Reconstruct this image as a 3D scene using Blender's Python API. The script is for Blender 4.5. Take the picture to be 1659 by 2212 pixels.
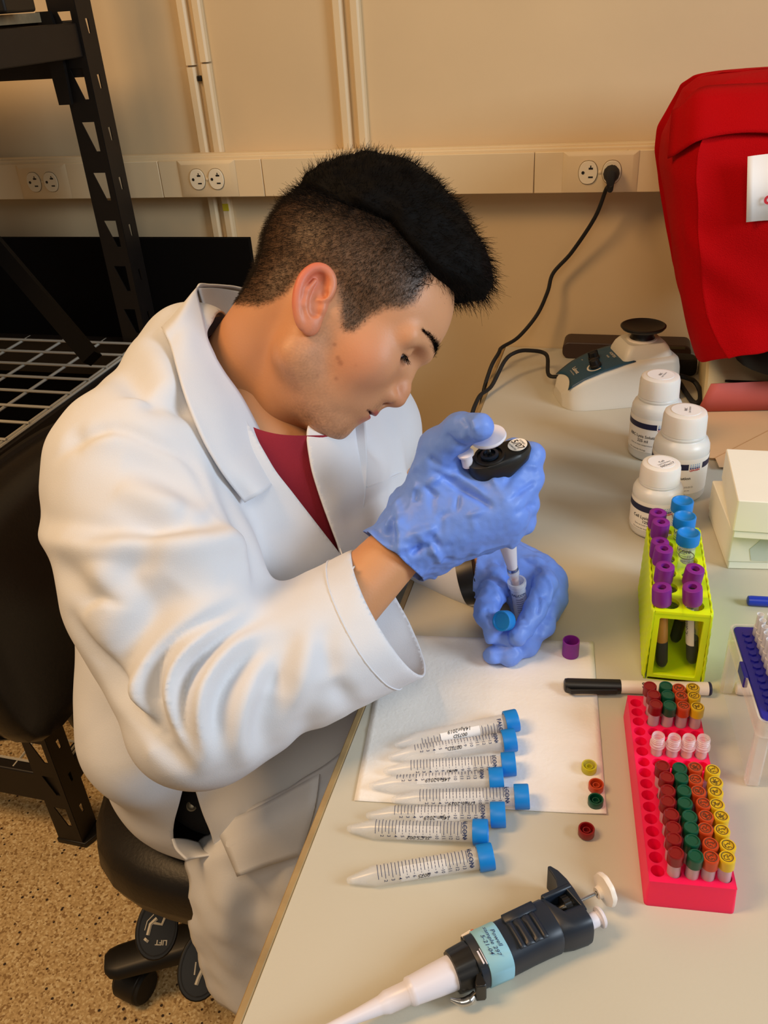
import bpy, bmesh, math, random
import numpy as np
from mathutils import Vector, Matrix, noise
for _o in list(bpy.data.objects): bpy.data.objects.remove(_o)
S = bpy.context.scene
C = S.collection
PI = math.pi
# ---------------------------------------------------------------- camera
CAM = np.array([.219, 0.0, 1.355])
RW = np.array([[0.96484745, 0.25537049, -0.0620912], [-0.08108789, 0.51399907, 0.85394947], [-0.24998831, 0.81889613, -0.51663815]])
FPX = 1850.0
cd = bpy.data.cameras.new('camera'); cam = bpy.data.objects.new('camera', cd); C.objects.link(cam)
cd.sensor_fit = 'VERTICAL'; cd.sensor_height = 36; cd.lens = 36 * FPX / 2212; cd.clip_start = .01
r_, u_, f_ = RW
cam.matrix_world = Matrix(((r_[0], u_[0], -f_[0], CAM[0]), (r_[1], u_[1], -f_[1], CAM[1]), (r_[2], u_[2], -f_[2], CAM[2]), (0, 0, 0, 1)))
S.camera = cam
# ---------------------------------------------------------------- world, lights, exposure
w = bpy.data.worlds.new('world'); S.world = w; w.use_nodes = True
w.node_tree.nodes['Background'].inputs[0].default_value = (1.0, .86, .68, 1)
w.node_tree.nodes['Background'].inputs[1].default_value = .18
def area(name, loc, target, sx, sy, power, col):
    l = bpy.data.lights.new(name, 'AREA'); l.shape = 'RECTANGLE'; l.size = sx; l.size_y = sy; l.energy = power; l.color = col
    o = bpy.data.objects.new(name, l); C.objects.link(o); o.location = loc
    o.rotation_euler = (Vector(target) - Vector(loc)).to_track_quat('-Z', 'Y').to_euler(); return o
area('window_light', (1.95, .35, 1.75), (0, .72, .85), .75, .75, 35, (.76, .88, 1.0))
area('ceiling_lamp', (-1.1, .0, 2.7), (-.5, .4, 0), .5, 1.0, 40, (1.0, .60, .27))
area('ceiling_lamp', (.5, -.7, 2.6), (.2, .4, .7), .6, 1.0, 11, (1.0, .88, .72))
S.view_settings.view_transform = 'Standard'; S.view_settings.look = 'None'; S.view_settings.gamma = 1
S.view_settings.use_curve_mapping = False
S.view_settings.exposure = -0.12
S.cycles.max_bounces = 8; S.cycles.transparent_max_bounces = 24; S.cycles.caustics_reflective = False; S.cycles.caustics_refractive = False
S.cycles.use_denoising = True
# ---------------------------------------------------------------- helpers
def ray(px, py): return RW.T @ np.array([(px - 829.5) / FPX, -(py - 1106) / FPX, 1.0])
def P(px, py, d): return CAM + ray(px, py) * d                 # point seen at a pixel, at a depth in metres
def at(px, py, z): r = ray(px, py); return CAM + r * ((z - CAM[2]) / r[2])   # ... on a level plane
def aty(px, py, y): r = ray(px, py); return CAM + r * ((y - CAM[1]) / r[1])  # ... on a plane parallel to the wall
def pix(V):
    q = (np.asarray(V) - CAM) @ RW.T
    return np.stack([829.5 + FPX * q[..., 0] / q[..., 2], 1106 - FPX * q[..., 1] / q[..., 2], q[..., 2]], -1)
def lin(c): return tuple((x / 12.92 if x <= .04045 else ((x + .055) / 1.055) ** 2.4) for x in [v / 255 for v in c])
BZ = .74                                                            # bench top height
MATS = {}
def mat(name, col, rough=.5, metal=0, spec=.5, bump=None, var=None, alpha=None, trans=0, sss=0, coat=0, attr=None, emit=0):
    """principled material; bump=(scale,strength); var=(scale,amount) mottles the colour; alpha mixes in transparency"""
    m = bpy.data.materials.new(name); m.use_nodes = True; nt = m.node_tree; n = nt.nodes; L = nt.links
    b = n['Principled BSDF']; c = lin(col) + (1,)
    b.inputs['Base Color'].default_value = c; b.inputs['Roughness'].default_value = rough; b.inputs['Metallic'].default_value = metal
    b.inputs['Specular IOR Level'].default_value = spec; b.inputs['Transmission Weight'].default_value = trans
    b.inputs['Coat Weight'].default_value = coat
    if sss: b.inputs['Subsurface Weight'].default_value = sss; b.inputs['Subsurface Radius'].default_value = (.01, .004, .002); b.inputs['Subsurface Scale'].default_value = 1
    tc = n.new('ShaderNodeTexCoord'); src = None
    if attr:
        a = n.new('ShaderNodeAttribute'); a.attribute_name = attr; src = a.outputs['Color']
    if var:
        nz = n.new('ShaderNodeTexNoise'); nz.inputs['Scale'].default_value = var[0]; nz.inputs['Detail'].default_value = 5
        L.new(tc.outputs['Object'], nz.inputs['Vector'])
        mx = n.new('ShaderNodeMix'); mx.data_type = 'RGBA'; mx.blend_type = 'MULTIPLY'; mx.inputs[0].default_value = 1
        rp = n.new('ShaderNodeMapRange'); rp.inputs[1].default_value = .3; rp.inputs[2].default_value = .7; rp.inputs[3].default_value = 1 - var[1]; rp.inputs[4].default_value = 1 + var[1] * .3
        L.new(nz.outputs[0], rp.inputs[0]); L.new(rp.outputs[0], mx.inputs[7])
        if src: L.new(src, mx.inputs[6])
        else: mx.inputs[6].default_value = c
        src = mx.outputs[2]
    if src: L.new(src, b.inputs['Base Color'])
    if bump:
        nz = n.new('ShaderNodeTexNoise'); nz.inputs['Scale'].default_value = bump[0]; nz.inputs['Detail'].default_value = 4
        L.new(tc.outputs['Object'], nz.inputs['Vector']); bp = n.new('ShaderNodeBump'); bp.inputs['Strength'].default_value = bump[1]; bp.inputs['Distance'].default_value = .002
        L.new(nz.outputs[0], bp.inputs['Height']); L.new(bp.outputs[0], b.inputs['Normal'])
    if alpha is not None:
        t = n.new('ShaderNodeBsdfTransparent'); mx = n.new('ShaderNodeMixShader'); mx.inputs[0].default_value = alpha
        L.new(t.outputs[0], mx.inputs[1]); L.new(b.outputs[0], mx.inputs[2]); L.new(mx.outputs[0], n['Material Output'].inputs[0])
    MATS[name] = m; return m
def basis(z):
    z = np.asarray(z, float); z = z / np.linalg.norm(z)
    a = np.array([0, 0, 1.]) if abs(z[2]) < .9 else np.array([1., 0, 0])
    x = np.cross(a, z); x /= np.linalg.norm(x); return np.stack([x, np.cross(z, x), z], 1)   # columns x,y,z
class G:
    """collects geometry for ONE mesh"""
    def __init__(s): s.v = []; s.f = []; s.n = 0
    def add(s, V, F):
        V = np.asarray(V, float).reshape(-1, 3); s.v.append(V); s.f += [tuple(int(i) + s.n for i in f) for f in F]; s.n += len(V); return s
    def box(s, lo, hi, R=None, o=(0, 0, 0)):
        x0, y0, z0 = lo; x1, y1, z1 = hi
        V = np.array([(x0, y0, z0), (x1, y0, z0), (x1, y1, z0), (x0, y1, z0), (x0, y0, z1), (x1, y0, z1), (x1, y1, z1), (x0, y1, z1)], float)
        if R is not None: V = V @ np.asarray(R).T
        return s.add(V + np.asarray(o), [(3, 2, 1, 0), (4, 5, 6, 7), (0, 1, 5, 4), (1, 2, 6, 5), (2, 3, 7, 6), (3, 0, 4, 7)])
    def lathe(s, prof, n=24, B=None, o=(0, 0, 0), cap0=True, cap1=True, ell=(1, 1)):
        """profile of (radius, height) about local z; B columns are the local axes"""
        a = np.arange(n) * 2 * PI / n; V = []
        for r, z in prof: V.append(np.stack([r * ell[0] * np.cos(a), r * ell[1] * np.sin(a), np.full(n, z)], 1))
        V = np.concatenate(V); F = []
        for i in range(len(prof) - 1):
            for j in range(n): k = (j + 1) % n; F.append((i * n + j, i * n + k, (i + 1) * n + k, (i + 1) * n + j))
        if cap0: F.append(tuple(range(n - 1, -1, -1)))
        if cap1: F.append(tuple((len(prof) - 1) * n + j for j in range(n)))
        if B is not None: V = V @ np.asarray(B).T
        return s.add(V + np.asarray(o), F)
    def rod(s, p0, p1, r0, r1=None, n=12):
        p0 = np.asarray(p0, float); p1 = np.asarray(p1, float); r1 = r0 if r1 is None else r1
        return s.lathe([(r0, 0), (r1, np.linalg.norm(p1 - p0))], n, basis(p1 - p0), p0)
    def tube(s, pts, r, n=8, caps=True, sub=0):
        pts = np.asarray(pts, float)
        if sub: pts = spline(pts, sub)
        m = len(pts); r = np.full(m, r) if np.isscalar(r) else np.interp(np.linspace(0, 1, m), np.linspace(0, 1, len(r)), r)
        t = np.gradient(pts, axis=0); t /= np.linalg.norm(t, axis=1)[:, None] + 1e-12
        B = basis(t[0]); x = B[:, 0]; a = np.arange(n) * 2 * PI / n; V = []
        for i in range(m):
            x = x - t[i] * np.dot(x, t[i]); x /= np.linalg.norm(x); y = np.cross(t[i], x)
            V.append(pts[i] + r[i] * (np.cos(a)[:, None] * x + np.sin(a)[:, None] * y))
        F = [(i * n + j, i * n + (j + 1) % n, (i + 1) * n + (j + 1) % n, (i + 1) * n + j) for i in range(m - 1) for j in range(n)]
        if caps: F += [tuple(range(n - 1, -1, -1)), tuple((m - 1) * n + j for j in range(n))]
        return s.add(np.concatenate(V), F)
    def prism(s, poly, z0, z1, B=None, o=(0, 0, 0), scale1=1.0):
        p = np.asarray(poly, float); n = len(p); c = p.mean(0); q = c + (p - c) * scale1
        V = np.concatenate([np.c_[p, np.full(n, z0)], np.c_[q, np.full(n, z1)]])
        if B is not None: V = V @ np.asarray(B).T
        return s.add(V + np.asarray(o), [tuple(range(n - 1, -1, -1)), tuple(range(n, 2 * n))] + [(i, (i + 1) % n, n + (i + 1) % n, n + i) for i in range(n)])
    def grid(s, V, flip=False, closed=False):
        V = np.asarray(V, float); a, b = V.shape[:2]; F = []
        for i in range(a - 1):
            for j in range(b if closed else b - 1):
                k = (j + 1) % b; q = (i * b + j, i * b + k, (i + 1) * b + k, (i + 1) * b + j); F.append(q[::-1] if flip else q)
        return s.add(V.reshape(-1, 3), F)
    def xf(s, B=None, o=(0, 0, 0)):
        s.v = [(V @ np.asarray(B).T if B is not None else V) + np.asarray(o) for V in s.v]; return s
    def mesh(s, name, m, smooth=40):
        me = bpy.data.meshes.new(name); me.from_pydata(np.concatenate(s.v).tolist() if s.v else [], [], s.f); me.validate()
        if smooth: me.polygons.foreach_set('use_smooth', [True] * len(me.polygons)); me.set_sharp_from_angle(angle=math.radians(smooth))
        if m: me.materials.append(MATS[m] if isinstance(m, str) else m)
        return me
    def obj(s, name, m, parent=None, smooth=40, bevel=0, seg=2, label=None, solid=0):
        o = bpy.data.objects.new(name, s.mesh(name, m, smooth)); C.objects.link(o)
        if parent is not None: o.parent = parent
        if solid: md = o.modifiers.new('solid', 'SOLIDIFY'); md.thickness = solid; md.offset = 0
        if bevel: md = o.modifiers.new('bevel', 'BEVEL'); md.width = bevel; md.segments = seg; md.limit_method = 'ANGLE'; md.angle_limit = math.radians(40)
        if label: o['label'] = label
        return o
def link(me, name, parent=None, loc=None):
    o = bpy.data.objects.new(name, me); C.objects.link(o); o.parent = parent
    if loc is not None: o.location = loc
    return o
def tag(o, label, cat, group=None, kind=None):
    if label: o['label'] = label
    if cat: o['category'] = cat
    if group: o['group'] = group
    if kind: o['kind'] = kind
    return o
def thing(name, label, cat, loc=(0, 0, 0), group=None, B=None):
    o = bpy.data.objects.new(name, None); C.objects.link(o); o.empty_display_size = .02
    if B is not None: o.matrix_world = Matrix(np.vstack([np.c_[np.asarray(B, float), np.asarray(loc, float)], [0, 0, 0, 1]]).tolist())
    else: o.location = loc
    return tag(o, label, cat, group)
def struct(o): o['kind'] = 'structure'; return o
def copy_tree(o, parent=None):
    c = o.copy(); C.objects.link(c)
    if parent is not None: c.parent = parent
    for ch in list(o.children): copy_tree(ch, c)
    return c
def spline(p, k):
    """Catmull-Rom through points, k steps a span"""
    p = np.asarray(p, float); q = np.concatenate([[2 * p[0] - p[1]], p, [2 * p[-1] - p[-2]]]); out = []
    for i in range(1, len(q) - 2):
        t = np.linspace(0, 1, k, endpoint=False)[:, None]
        a, b, c, d = q[i - 1], q[i], q[i + 1], q[i + 2]
        out.append(.5 * ((2 * b) + (c - a) * t + (2 * a - 5 * b + 4 * c - d) * t ** 2 + (-a + 3 * b - 3 * c + d) * t ** 3))
    return np.concatenate(out + [p[-1:]])
def rz(a): c, s = math.cos(a), math.sin(a); return np.array([[c, -s, 0], [s, c, 0], [0, 0, 1.]])
def rrect(x0, y0, x1, y1, r, n=4):
    out = []
    for cx, cy, a0 in ((x1 - r, y0 + r, -PI / 2), (x1 - r, y1 - r, 0), (x0 + r, y1 - r, PI / 2), (x0 + r, y0 + r, PI)):
        for i in range(n + 1): a = a0 + PI / 2 * i / n; out.append((cx + r * math.cos(a), cy + r * math.sin(a)))
    return out
_tc = {}
def letters(txt, size, bold=0.0, res=2, shear=0):
    """flat lettering centred on the origin: vertices (N,2) and faces"""
    key = (txt, size, bold, shear)
    if key in _tc: return _tc[key]
    cu = bpy.data.curves.new('lettering', 'FONT'); cu.body = txt; cu.size = size; cu.offset = bold * size; cu.resolution_u = res; cu.shear = shear
    cu.align_x = 'CENTER'; cu.align_y = 'CENTER'
    o = bpy.data.objects.new('lettering', cu); C.objects.link(o)
    dg = bpy.context.evaluated_depsgraph_get(); dg.update(); me = o.evaluated_get(dg).to_mesh()
    V = np.array([v.co[:] for v in me.vertices]); F = [tuple(p.vertices) for p in me.polygons]
    o.evaluated_get(dg).to_mesh_clear(); bpy.data.objects.remove(o); bpy.data.curves.remove(cu)
    _tc[key] = (V[:, :2] if len(V) else np.zeros((0, 2)), F); return _tc[key]
def write(g, txt, size, o, B, bold=0.0, shear=0):
    """lay lettering on a plane: B columns = reading direction, up, normal"""
    V, F = letters(txt, size, bold, 5 if size > .015 else 2, shear)
    if len(V): g.add(np.c_[V, np.zeros(len(V))] @ np.asarray(B).T + np.asarray(o), F)
    return g
def scrawl(g, n, size, o, B, wid, seed=0, height=1.0):
    """handwriting: a looping pen line of n strokes along the reading direction, as a thin ribbon"""
    rnd = random.Random(seed); pts = []
    for i in range(n * 3):
        pts.append((size * (i / 3 - n / 2) * .5 + rnd.uniform(-.12, .12) * size, rnd.uniform(-.5, .5) * size * height, 0))
    p = spline(np.array(pts), 4); t = np.gradient(p, axis=0); t /= np.linalg.norm(t, axis=1)[:, None] + 1e-9
    nn = np.stack([-t[:, 1], t[:, 0], np.zeros(len(p))], 1) * wid / 2
    V = np.stack([p - nn, p + nn], 1) @ np.asarray(B).T + np.asarray(o)
    return g.grid(V)
# ---------------------------------------------------------------- signed-distance sculpting
def nets(fn, lo, hi, h, blk=8):
    """naive surface nets of fn(points)<0 over a box; blocks far from the surface are skipped"""
    lo = np.asarray(lo, float); n = np.ceil((np.asarray(hi) - lo) / h / blk).astype(int); N = n * blk + 1
    ax = [lo[i] + (np.arange(n[i]) + .5) * blk * h for i in range(3)]
    cen = np.stack(np.meshgrid(*ax, indexing='ij'), -1).reshape(-1, 3)
    fc = fn(cen); gsz = np.zeros(N, np.float32)
    rep = fc.reshape(n)
    big = np.repeat(np.repeat(np.repeat(rep, blk, 0), blk, 1), blk, 2); gsz[:-1, :-1, :-1] = big
    gsz[-1] = gsz[-2]; gsz[:, -1] = gsz[:, -2]; gsz[:, :, -1] = gsz[:, :, -2]
    keep = np.argwhere(np.abs(rep) < blk * h * 1.25)
    off = np.stack(np.meshgrid(*[np.arange(blk + 1)] * 3, indexing='ij'), -1).reshape(-1, 3)
    for st in range(0, len(keep), 600):
        kk = keep[st:st + 600]; idx = (kk[:, None, :] * blk + off[None]).reshape(-1, 3)
        val = fn(lo + idx * h); gsz[idx[:, 0], idx[:, 1], idx[:, 2]] = val
    s = gsz < 0; c = np.zeros(N - 1, np.int8)
    for i in (0, 1):
        for j in (0, 1):
            for k in (0, 1): c += s[i:N[0] - 1 + i, j:N[1] - 1 + j, k:N[2] - 1 + k]
    act = np.argwhere((c > 0) & (c < 8)); vid = np.full(N - 1, -1, np.int32); vid[tuple(act.T)] = np.arange(len(act))
    acc = np.zeros((len(act), 3)); cnt = np.zeros(len(act))
    for d in range(3):
        e = [i for i in range(3) if i != d]
        for a in (0, 1):
            for b in (0, 1):
                p0 = act.copy(); p0[:, e[0]] += a; p0[:, e[1]] += b; p1 = p0.copy(); p1[:, d] += 1
                f0 = gsz[tuple(p0.T)]; f1 = gsz[tuple(p1.T)]; m = (f0 < 0) != (f1 < 0)
                t = np.where(m, f0 / np.where(f0 == f1, 1, f0 - f1), 0); q = p0.astype(float); q[:, d] += t
                acc[m] += q[m]; cnt[m] += 1
    V = lo + acc / cnt[:, None] * h; F = []
    for d in range(3):
        e1, e2 = (d + 1) % 3, (d + 2) % 3
        s0 = np.take(s, range(N[d] - 1), d); s1 = np.take(s, range(1, N[d]), d)
        ed = np.argwhere(s0 != s1); ed = ed[(ed[:, e1] > 0) & (ed[:, e2] > 0) & (ed[:, e1] < N[e1] - 1) & (ed[:, e2] < N[e2] - 1)]
        if not len(ed): continue
        def cell(a, b): q = ed.copy(); q[:, e1] -= a; q[:, e2] -= b; return vid[tuple(q.T)]
        Q = np.stack([cell(1, 1), cell(0, 1), cell(0, 0), cell(1, 0)], 1); inn = s[tuple(ed.T)]
        Q[~inn] = Q[~inn][:, ::-1]; F.append(Q)
    return V, np.concatenate(F)
def np_mesh(name, V, F, m, smooth=True):
    me = bpy.data.meshes.new(name); F = np.asarray(F); k = F.shape[1]
    me.vertices.add(len(V)); me.vertices.foreach_set('co', np.asarray(V, np.float32).ravel())
    me.loops.add(F.size); me.loops.foreach_set('vertex_index', F.ravel().astype(np.int32))
    me.polygons.add(len(F)); me.polygons.foreach_set('loop_start', np.arange(0, F.size, k, dtype=np.int32))
    me.polygons.foreach_set('use_smooth', np.full(len(F), smooth)); me.update(calc_edges=True); me.validate()
    if m: me.materials.append(MATS[m])
    return me
def smooth_mesh(V, F, it=3, lam=.5, wt=None):
    V = V.copy(); n = len(V); k = F.shape[1]
    a = np.concatenate([F[:, i] for i in range(k)]); b = np.concatenate([F[:, (i + 1) % k] for i in range(k)])
    for _ in range(it):
        acc = np.zeros_like(V); cnt = np.zeros(n)
        for d in range(3): acc[:, d] = np.bincount(a, V[b, d], n) + np.bincount(b, V[a, d], n)
        cnt = np.bincount(a, minlength=n) + np.bincount(b, minlength=n)
        dl = lam * (acc / np.maximum(cnt, 1)[:, None] - V); V += dl if wt is None else dl * wt[:, None]
    return V
def normals(V, F):
    n = np.zeros_like(V); c = np.cross(V[F[:, 2]] - V[F[:, 0]], V[F[:, -1]] - V[F[:, 1]])
    for i in range(F.shape[1]):
        for d in range(3): n[:, d] += np.bincount(F[:, i], c[:, d], len(V))
    return n / (np.linalg.norm(n, axis=1)[:, None] + 1e-12)
def inside(poly, q):
    x, y = q[:, 0], q[:, 1]; r = np.zeros(len(q), bool); n = len(poly)
    for i in range(n):
        (x0, y0), (x1, y1) = poly[i], poly[(i + 1) % n]
        c = ((y0 > y) != (y1 > y)) & (x < (x1 - x0) * (y - y0) / ((y1 - y0) if y1 != y0 else 1e-9) + x0); r ^= c
    return r
def poly_sd(q, poly):
    d = np.full(len(q), 1e9); n = len(poly)
    for i in range(n):
        a, b = np.array(poly[i]), np.array(poly[(i + 1) % n]); ba = b - a; h = np.clip((q - a) @ ba / (ba @ ba), 0, 1); d = np.minimum(d, np.linalg.norm(q - a - h[:, None] * ba, axis=1))
    return np.where(inside(poly, q), d, -d)
def smooth_border(V, F, it=26, lam=.5):
    """relax the open edges of a cut mesh along themselves so that hems run clean"""
    k = F.shape[1]; E = np.concatenate([np.stack([F[:, i], F[:, (i + 1) % k]], 1) for i in range(k)]); S_ = np.sort(E, 1); key = S_[:, 0].astype(np.int64) * (len(V) + 1) + S_[:, 1]
    u, inv, c = np.unique(key, return_inverse=True, return_counts=True); B_ = E[c[inv] == 1]; V = V.copy(); n = len(V)
    deg = np.bincount(B_.ravel(), minlength=n); ok = deg == 2; W0 = V.copy(); rim = np.zeros(n, bool); rim[B_.ravel()] = True
    for _ in range(it):
        acc = np.stack([np.bincount(B_[:, 0], V[B_[:, 1], d], n) + np.bincount(B_[:, 1], V[B_[:, 0], d], n) for d in range(3)], 1)
        V[ok] += lam * (acc[ok] / 2 - V[ok])
    # spread the move into the next few rings
    mv = V - W0
    for _ in range(3):
        acc = np.zeros_like(mv); cnt = np.zeros(n); a = E[:, 0]; b = E[:, 1]
        for d in range(3): acc[:, d] = np.bincount(a, mv[b, d], n) + np.bincount(b, mv[a, d], n)
        cnt = np.bincount(a, minlength=n) + np.bincount(b, minlength=n); nw = acc / np.maximum(cnt, 1)[:, None]; mv = np.where(rim[:, None], mv, nw)
    return W0 + mv
def compact(V, F):
    u = np.unique(F); r = np.full(len(V), -1); r[u] = np.arange(len(u)); return V[u], r[F]
def set_col(me, name, col):
    at_ = me.color_attributes.new(name, 'FLOAT_COLOR', 'POINT'); at_.data.foreach_set('color', np.c_[col, np.ones(len(col))].astype(np.float32).ravel())
def smin(a, b, k): h = np.clip(.5 + .5 * (b - a) / k, 0, 1); return b + (a - b) * h - k * h * (1 - h)
def smax(a, b, k): return -smin(-a, -b, k)
def sd_cone(p, a, b, ra, rb):
    a = np.asarray(a, float); b = np.asarray(b, float); ba = b - a; pa = p - a
    h = np.clip(pa @ ba / (ba @ ba), 0, 1); return np.linalg.norm(pa - h[:, None] * ba, axis=1) - (ra + (rb - ra) * h)
def sd_ell(p, c, r, B=None):
    q = p - np.asarray(c, float)
    if B is not None: q = q @ np.asarray(B)
    r = np.asarray(r, float); k0 = np.linalg.norm(q / r, axis=1); k1 = np.linalg.norm(q / (r * r), axis=1); return k0 * (k0 - 1) / np.maximum(k1, 1e-9)
def sd_chain(p, pts, rad, k=.01):
    d = None
    for i in range(len(pts) - 1):
        e = sd_cone(p, pts[i], pts[i + 1], rad[i], rad[i + 1]); d = e if d is None else smin(d, e, k)
    return d
def seg_dist(p, pl):
    """distance to a polyline and position 0..1 along it"""
    best = np.full(len(p), 1e9); pos = np.zeros(len(p)); n = len(pl) - 1
    for i in range(n):
        a, b = pl[i], pl[i + 1]; ba = b - a; h = np.clip((p - a) @ ba / max(ba @ ba, 1e-12), 0, 1)
        d = np.linalg.norm(p - a - h[:, None] * ba, axis=1); m = d < best; best[m] = d[m]; pos[m] = (i + h[m]) / n
    return best, pos
# ================================================================ materials
mat('wall_paint', (214, 190, 150), .75, bump=(60, .08), var=(2.2, .10))
mat('cream_plastic', (226, 204, 164), .45, var=(6, .05)); mat('cream_cover', (226, 204, 164), .5, var=(5, .05))
mat('socket_cream', (232, 220, 192), .4); mat('slot_dark', (14, 11, 9), .6); mat('rim_dark', (124, 104, 72), .6)
mat('yellow_mark', (200, 180, 30), .7)
mat('black_steel', (22, 17, 14), .5, spec=.35, var=(30, .2)); mat('shelf_board', (150, 132, 100), .8, var=(60, .3)); mat('wire_grey', (176, 172, 160), .4, spec=.5)
mat('black_board', (6, 5, 5), .85, spec=.1)
mat('black_leather', (18, 14, 11), .42, spec=.45, bump=(220, .14), var=(14, .2)); mat('black_plastic', (17, 15, 13), .45, spec=.4)
mat('rubber', (12, 11, 10), .7); mat('icon_white', (196, 190, 176), .6)
mat('bench_laminate', (194, 190, 174), .42, spec=.4, bump=(400, .05), var=(4, .05)); mat('bench_wood', (160, 134, 90), .6, var=(40, .25)); mat('bench_leg', (150, 145, 135), .4)
mat('ceiling_white', (220, 214, 200), .8)
def floor_mat():
    m = bpy.data.materials.new('speckled_floor'); m.use_nodes = True; nt = m.node_tree; n = nt.nodes; L = nt.links; b = n['Principled BSDF']
    tc = n.new('ShaderNodeTexCoord'); last = None
    def mixc(fac, a, c2, i=None):
        mx = n.new('ShaderNodeMix'); mx.data_type = 'RGBA'; L.new(fac, mx.inputs[0])
        if a is None: mx.inputs[6].default_value = lin(i) + (1,)
        else: L.new(a, mx.inputs[6])
        mx.inputs[7].default_value = lin(c2) + (1,); return mx.outputs[2]
    def thr(tex, lo, hi):
        r = n.new('ShaderNodeMapRange'); r.inputs[1].default_value = lo; r.inputs[2].default_value = hi; L.new(tex, r.inputs[0]); return r.outputs[0]
    def nz(sc, det=3):
        t = n.new('ShaderNodeTexNoise'); t.inputs['Scale'].default_value = sc; t.inputs['Detail'].default_value = det; L.new(tc.outputs['Object'], t.inputs['Vector']); return t.outputs[0]
    def vor(sc):
        t = n.new('ShaderNodeTexVoronoi'); t.inputs['Scale'].default_value = sc; L.new(tc.outputs['Object'], t.inputs['Vector']); return t
    c = mixc(thr(nz(210), .40, .62), None, (204, 178, 132), (176, 148, 102))
    v = vor(270); sep = n.new('ShaderNodeSeparateColor'); L.new(v.outputs['Color'], sep.inputs[0])
    c = mixc(thr(sep.outputs[0], .80, .82), c, (214, 194, 152))
    c = mixc(thr(sep.outputs[1], .84, .86), c, (146, 116, 74))
    v2 = vor(105); s2 = n.new('ShaderNodeSeparateColor'); L.new(v2.outputs['Color'], s2.inputs[0])
    mm = n.new('ShaderNodeMath'); mm.operation = 'MULTIPLY'; L.new(thr(s2.outputs[0], .84, .86), mm.inputs[0]); L.new(thr(v2.outputs['Distance'], .30, .24), mm.inputs[1])
    c = mixc(mm.outputs[0], c, (44, 26, 16))
    L.new(c, b.inputs['Base Color']); b.inputs['Roughness'].default_value = .55; MATS['speckled_floor'] = m
floor_mat()
# ================================================================ room
YW = 1.63
struct(G().box((-3.2, -2.2, -.05), (3.0, YW + .1, 0)).obj('floor', 'speckled_floor'))
struct(G().box((-3.2, YW, 0), (3.0, YW + .1, 2.8)).obj('wall_back', 'wall_paint'))
struct(G().box((-3.3, -2.2, 0), (-3.2, YW + .1, 2.8)).obj('wall_left', 'wall_paint'))
# surface raceway along the wall
RY, RZ0, RZ1 = 1.578, 1.040, 1.110
tr = struct(G().box((-3.1, RY + .006, RZ0), (2.9, YW, RZ1 + .004)).obj('trim_1', 'cream_plastic', bevel=.002))
rz_joints = [-3.1, -1.016, -.845, -.640, -.480, -.285 , -.072 + .009, .118, .30, .9, 2.9]
xj = [-3.1, -1.05, -.665, -.452, -.246, .052, .206, .75, 2.9]
for a, b in zip(xj[:-1], xj[1:]):
    G().box((a + .0006, RY, RZ0 + .001), (b - .0006, RY + .007, RZ1 - .002)).obj('cover_panel', 'cream_cover', tr, bevel=.0012)
G().box((-3.1, RY + .012, RZ1 + .002), (2.9, RY + .030, RZ1 + .0075)).obj('lid_edge', 'cream_cover', tr, bevel=.001)
# paired conduits on the wall
def conduit(x, z0, z1, label, mark=None, joint=None):
    t = thing('wall_conduit', label, 'conduit', (x, YW, z0), 'conduits running up the wall')
    pr = [(-.010, 0), (-.009, -.009), (-.0055, -.0125), (.0055, -.0125), (.009, -.009), (.010, 0)]
    if joint:
        G().prism(pr, 0, joint - z0 - .0015).obj('channel', 'cream_plastic', t, 30); G().prism(pr, joint - z0 + .0015, z1 - z0).obj('channel', 'cream_plastic', t, 30)
    else: G().prism(pr, 0, z1 - z0).obj('channel', 'cream_plastic', t, 30)
    if mark is not None: G().box((-.006, -.0132, mark - z0 - .007), (.007, -.0120, mark - z0 + .007)).obj('paint_spot', 'yellow_mark', t, bevel=.001, label='yellow paint spot')
    return t
xa = [aty(p, 0, YW - .012)[0] for p in (386, 419)]; xb = [aty(p, 0, YW - .012)[0] for p in (724, 762)]
zj = aty(400, 143, YW)[2]
nm = ['leftmost of the four cream conduits above the outlet strip', 'second cream conduit from the shelf post above the outlet strip', 'cream conduit left of the pair above the hair, over the outlet strip', 'cream conduit right of the pair above the hair, over the outlet strip']
for i, x in enumerate(xa + xb): conduit(x, RZ1 + .0045, 2.79, nm[i], None, zj + .004 * i if i < 2 else None)
nm = ['cream conduit nearest the shelf post below the outlet strip', 'cream conduit with a yellow paint spot below the outlet strip', 'cream conduit below the outlet strip, left of the pair behind the head', 'cream conduit below the outlet strip showing beside the left coat shoulder']
for i, x in enumerate(xa + xb): conduit(x, .30, RZ0 - .0005, nm[i], aty(478, 448, YW - .012)[2] if i == 1 else None)
zc = aty(418, 170, YW)[2]
t = G().box((xa[0] + .011, YW - .010, zc - .004), (xa[1] - .011, YW, zc + .005)).obj('conduit_clip', 'black_steel', bevel=.001); tag(t, 'small dark clip bridging the left pair of conduits', 'clip')
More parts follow.
